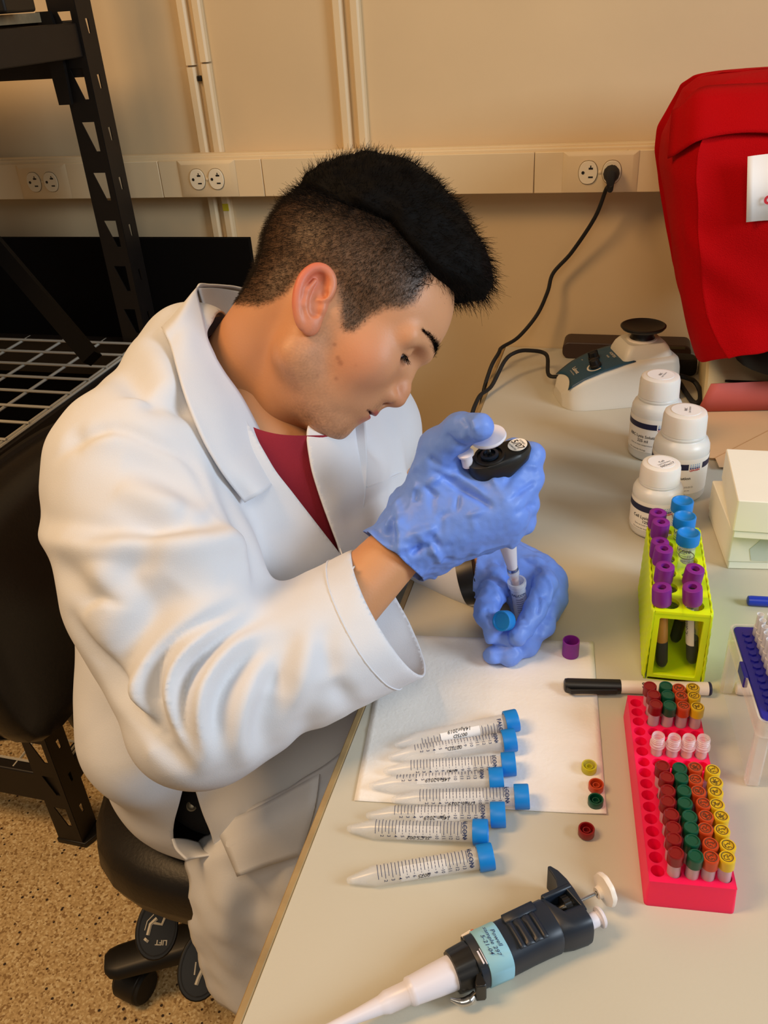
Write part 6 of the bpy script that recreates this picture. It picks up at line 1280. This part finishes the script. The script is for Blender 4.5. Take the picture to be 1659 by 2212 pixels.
glove('glove', lglove_sdf, P(1120, 1300, .94) - .12, P(1120, 1300, .94) + .12, LC, LN, lgf, 'blue nitrile glove on the hand holding the tube', 8)
# wrist watch
wc = P(1018, 1236, .985); wb = basis(unit(P(1085, 1222, .975) - wc)); a = np.linspace(0, 2 * PI, 41)[:-1]
g = G().grid(np.array([[wc + wb @ np.array((r * math.cos(q) * 1.08, r * math.sin(q) * .92, z)) for q in a] for r, z in ((.0355, -.010), (.0372, -.0095), (.0376, 0), (.0372, .0095), (.0355, .010), (.0345, 0))] + [[wc + wb @ np.array((.0355 * math.cos(q) * 1.08, .0355 * math.sin(q) * .92, -.010)) for q in a]]), closed=True)
wo = g.obj('wrist_watch', 'watch_black', person, 60, label='black wrist watch')
vd = unit(CAM - wc); vd = vd - wb[:, 2] * (vd @ wb[:, 2]); vd = unit(vd); fd = unit(vd * .35 + unit(np.cross(wb[:, 2], vd)) * -.9)
G().lathe([(.017, -.004), (.0175, .003), (.015, .006), (.0002, .0062)], 28, basis(fd), wc + fd * .037).obj('watch_case', 'watch_black', wo, 40)
G().rod(wc + fd * .040 + wb[:, 2] * .015, wc + fd * .040 + wb[:, 2] * .021, .003, n=10).obj('crown_button', 'button_metal', wo)
mat('tube_held', (226, 232, 240), .22, spec=.7, alpha=.42)
# the tube in the left hand
PT0 = P(1058, 985, .808); PTB = P(1112, 1252, .920); pax = unit(PT0 - PTB)
tc0 = P(1116, 1256, .913); B = basis(unit(pax * .9 + cu_ * .15)); 
t = thing('conical_tube', 'open clear tube held in the gloved left hand under the pipette tip', 'tube', tc0, None, B)
G().lathe([(.0022, -.085), (.0080, -.064), (.0083, -.010), (.0083, -.0062), (.0096, -.0060), (.0102, -.0030), (.0102, .0), (.0098, .0008), (.0080, .0008), (.0075, -.002), (.0074, -.063), (.0004, -.080)], 32, cap1=False).obj('tube_body', 'tube_held', t, 40)
g = G(); V_, F_ = letters('FALCON', .0045, .03); V2 = np.stack([-.014 + V_[:, 1], V_[:, 0]], 1); ang = B.T @ unit(CAM - tc0); th0 = math.atan2(ang[1], ang[0]); g.add(bend(V2, .00842, th0), F_)
for k in range(7): q = np.array([(-.020 - k * .003 + dz, y) for y in np.linspace(-.004, .004, 6) for dz in (0, .0005)]); g.add(bend(q, .00842, th0), [(2 * i, 2 * i + 1, 2 * i + 3, 2 * i + 2) for i in range(5)])
g.obj('graduations', 'print_blue', t, 0)
# blue cap pinched by the thumb
cc = P(1089, 1341, .882); cxs = unit(-.62 * cr + .05 * cu_ - .75 * cf); t = thing('loose_cap', 'blue screw cap pinched between gloved thumb and finger', 'cap', cc, None, basis(cxs))
G().grid(ribbed([(.0001, -.006, 0), (.0100, -.006, 0), (.0106, -.0054, 1), (.0108, .0050, 1), (.0102, .0062, 0), (.0088, .0062, 0), (.0082, .0050, 0), (.0001, .0048, 0)], 60), closed=True).obj('cap_shell', 'cap_blue', t, 45)
# ================================================================ pipette in the right hand
e1 = P(1140, 938, .808) - P(1012, 1003, .808); e1 = unit(e1 - pax * (e1 @ pax)); HB = np.stack([pax, e1, np.cross(pax, e1)], 1)
pt = thing('pipette', 'black pipette with a round inspection sticker gripped upright in the gloved right hand', 'pipette', PT0, None, HB)
bd = loft_x([(.0, .009, 0, .0250, .0125), (-.0015, .009, 0, .0310, .0150), (-.006, .009, 0, .0320, .0160), (-.014, .008, 0, .0300, .0160), (-.022, .002, 0, .0200, .0158), (-.030, 0, 0, .0172, .0155), (-.060, 0, 0, .0165, .0150), (-.098, 0, 0, .0150, .0140), (-.110, 0, 0, .0110, .0105)], 40, 2.2).obj('grip', 'pip_black', pt, 50)
g = G().lathe([(.0150, .0004), (.0146, .0022), (.0122, .0022), (.0116, -.0), (.0002, .0003)], 32, Rx, (0, 0, 0), cap0=False, cap1=False).obj('plunger_collar', 'pip_black', pt, 40)
G().lathe([(.0086, .0005), (.0086, .0030), (.0060, .0034), (.0058, .0006)], 28, Rx).obj('inner_ring', 'pip_navy', pt, 40)
G().lathe([(.0022, 0), (.0022, .024)], 14, Rx).obj('plunger_rod', 'steel', pt)
g = G().lathe([(.0050, .018), (.0062, .020), (.0160, .0222), (.0172, .0240), (.0165, .0262), (.0100, .0275), (.0002, .0276)], 36, Rx, (-.002, .002, .0)).obj('thumb_button', 'pip_white', pt, 40)
G().lathe([(.0055, -.004), (.0055, .008), (.0078, .009), (.0080, .0112), (.0060, .0125), (.0002, .0127)], 24, Rx, (0, -.0215, .004)).obj('eject_button', 'pip_white', pt, 40)
st_ = G().lathe([(.0092, .0004), (.0092, .0011), (.0002, .0011)], 32, Rx, (0, .0285, -.0005)).obj('inspection_sticker', 'label_paper', pt, 40)
iu = HB.T @ cu_; iu[0] = 0; iu = unit(iu); ir = np.cross(iu, (1, 0, 0)); ir = ir if (HB @ ir) @ cr > 0 else -ir; TBm = np.stack([ir, iu, [1, 0, 0]], 1) @ rz(-.9)
g = G(); write(g, '5/07', .0090, (.0013, .0285, -.0005), TBm, .01, .15); write(g, 'EXPIRES', .0026, (.0013, .0285, -.0005) + TBm @ np.array((0, .0052, 0)), TBm); write(g, 'CALIBRATED', .0023, (.0013, .0285, -.0005) + TBm @ np.array((0, -.0056, 0)), TBm); g.obj('sticker_text', 'print_black', st_, 0)
G().lathe([(.0098, -.108), (.0090, -.120), (.0072, -.137), (.0058, -.150), (.0056, -.153)], 28, Rx).obj('lower_shaft', 'pip_white', pt, 50); 
G().lathe([(.0060, -.153), (.0062, -.156), (.0060, -.159)], 24, Rx).obj('shaft_ring', 'steel', pt)
G().lathe([(.0062, -.157), (.0064, -.163), (.0050, -.166), (.0044, -.174), (.0020, -.200), (.0010, -.200), (.0034, -.174)], 24, Rx, cap0=False, cap1=False).obj('pipette_tip', 'tube_frost', pt, 50)
G().lathe([(.0036, -.172), (.0034, -.178), (.0016, -.199)], 16, Rx).obj('fluid', 'fluid_orange', pt)
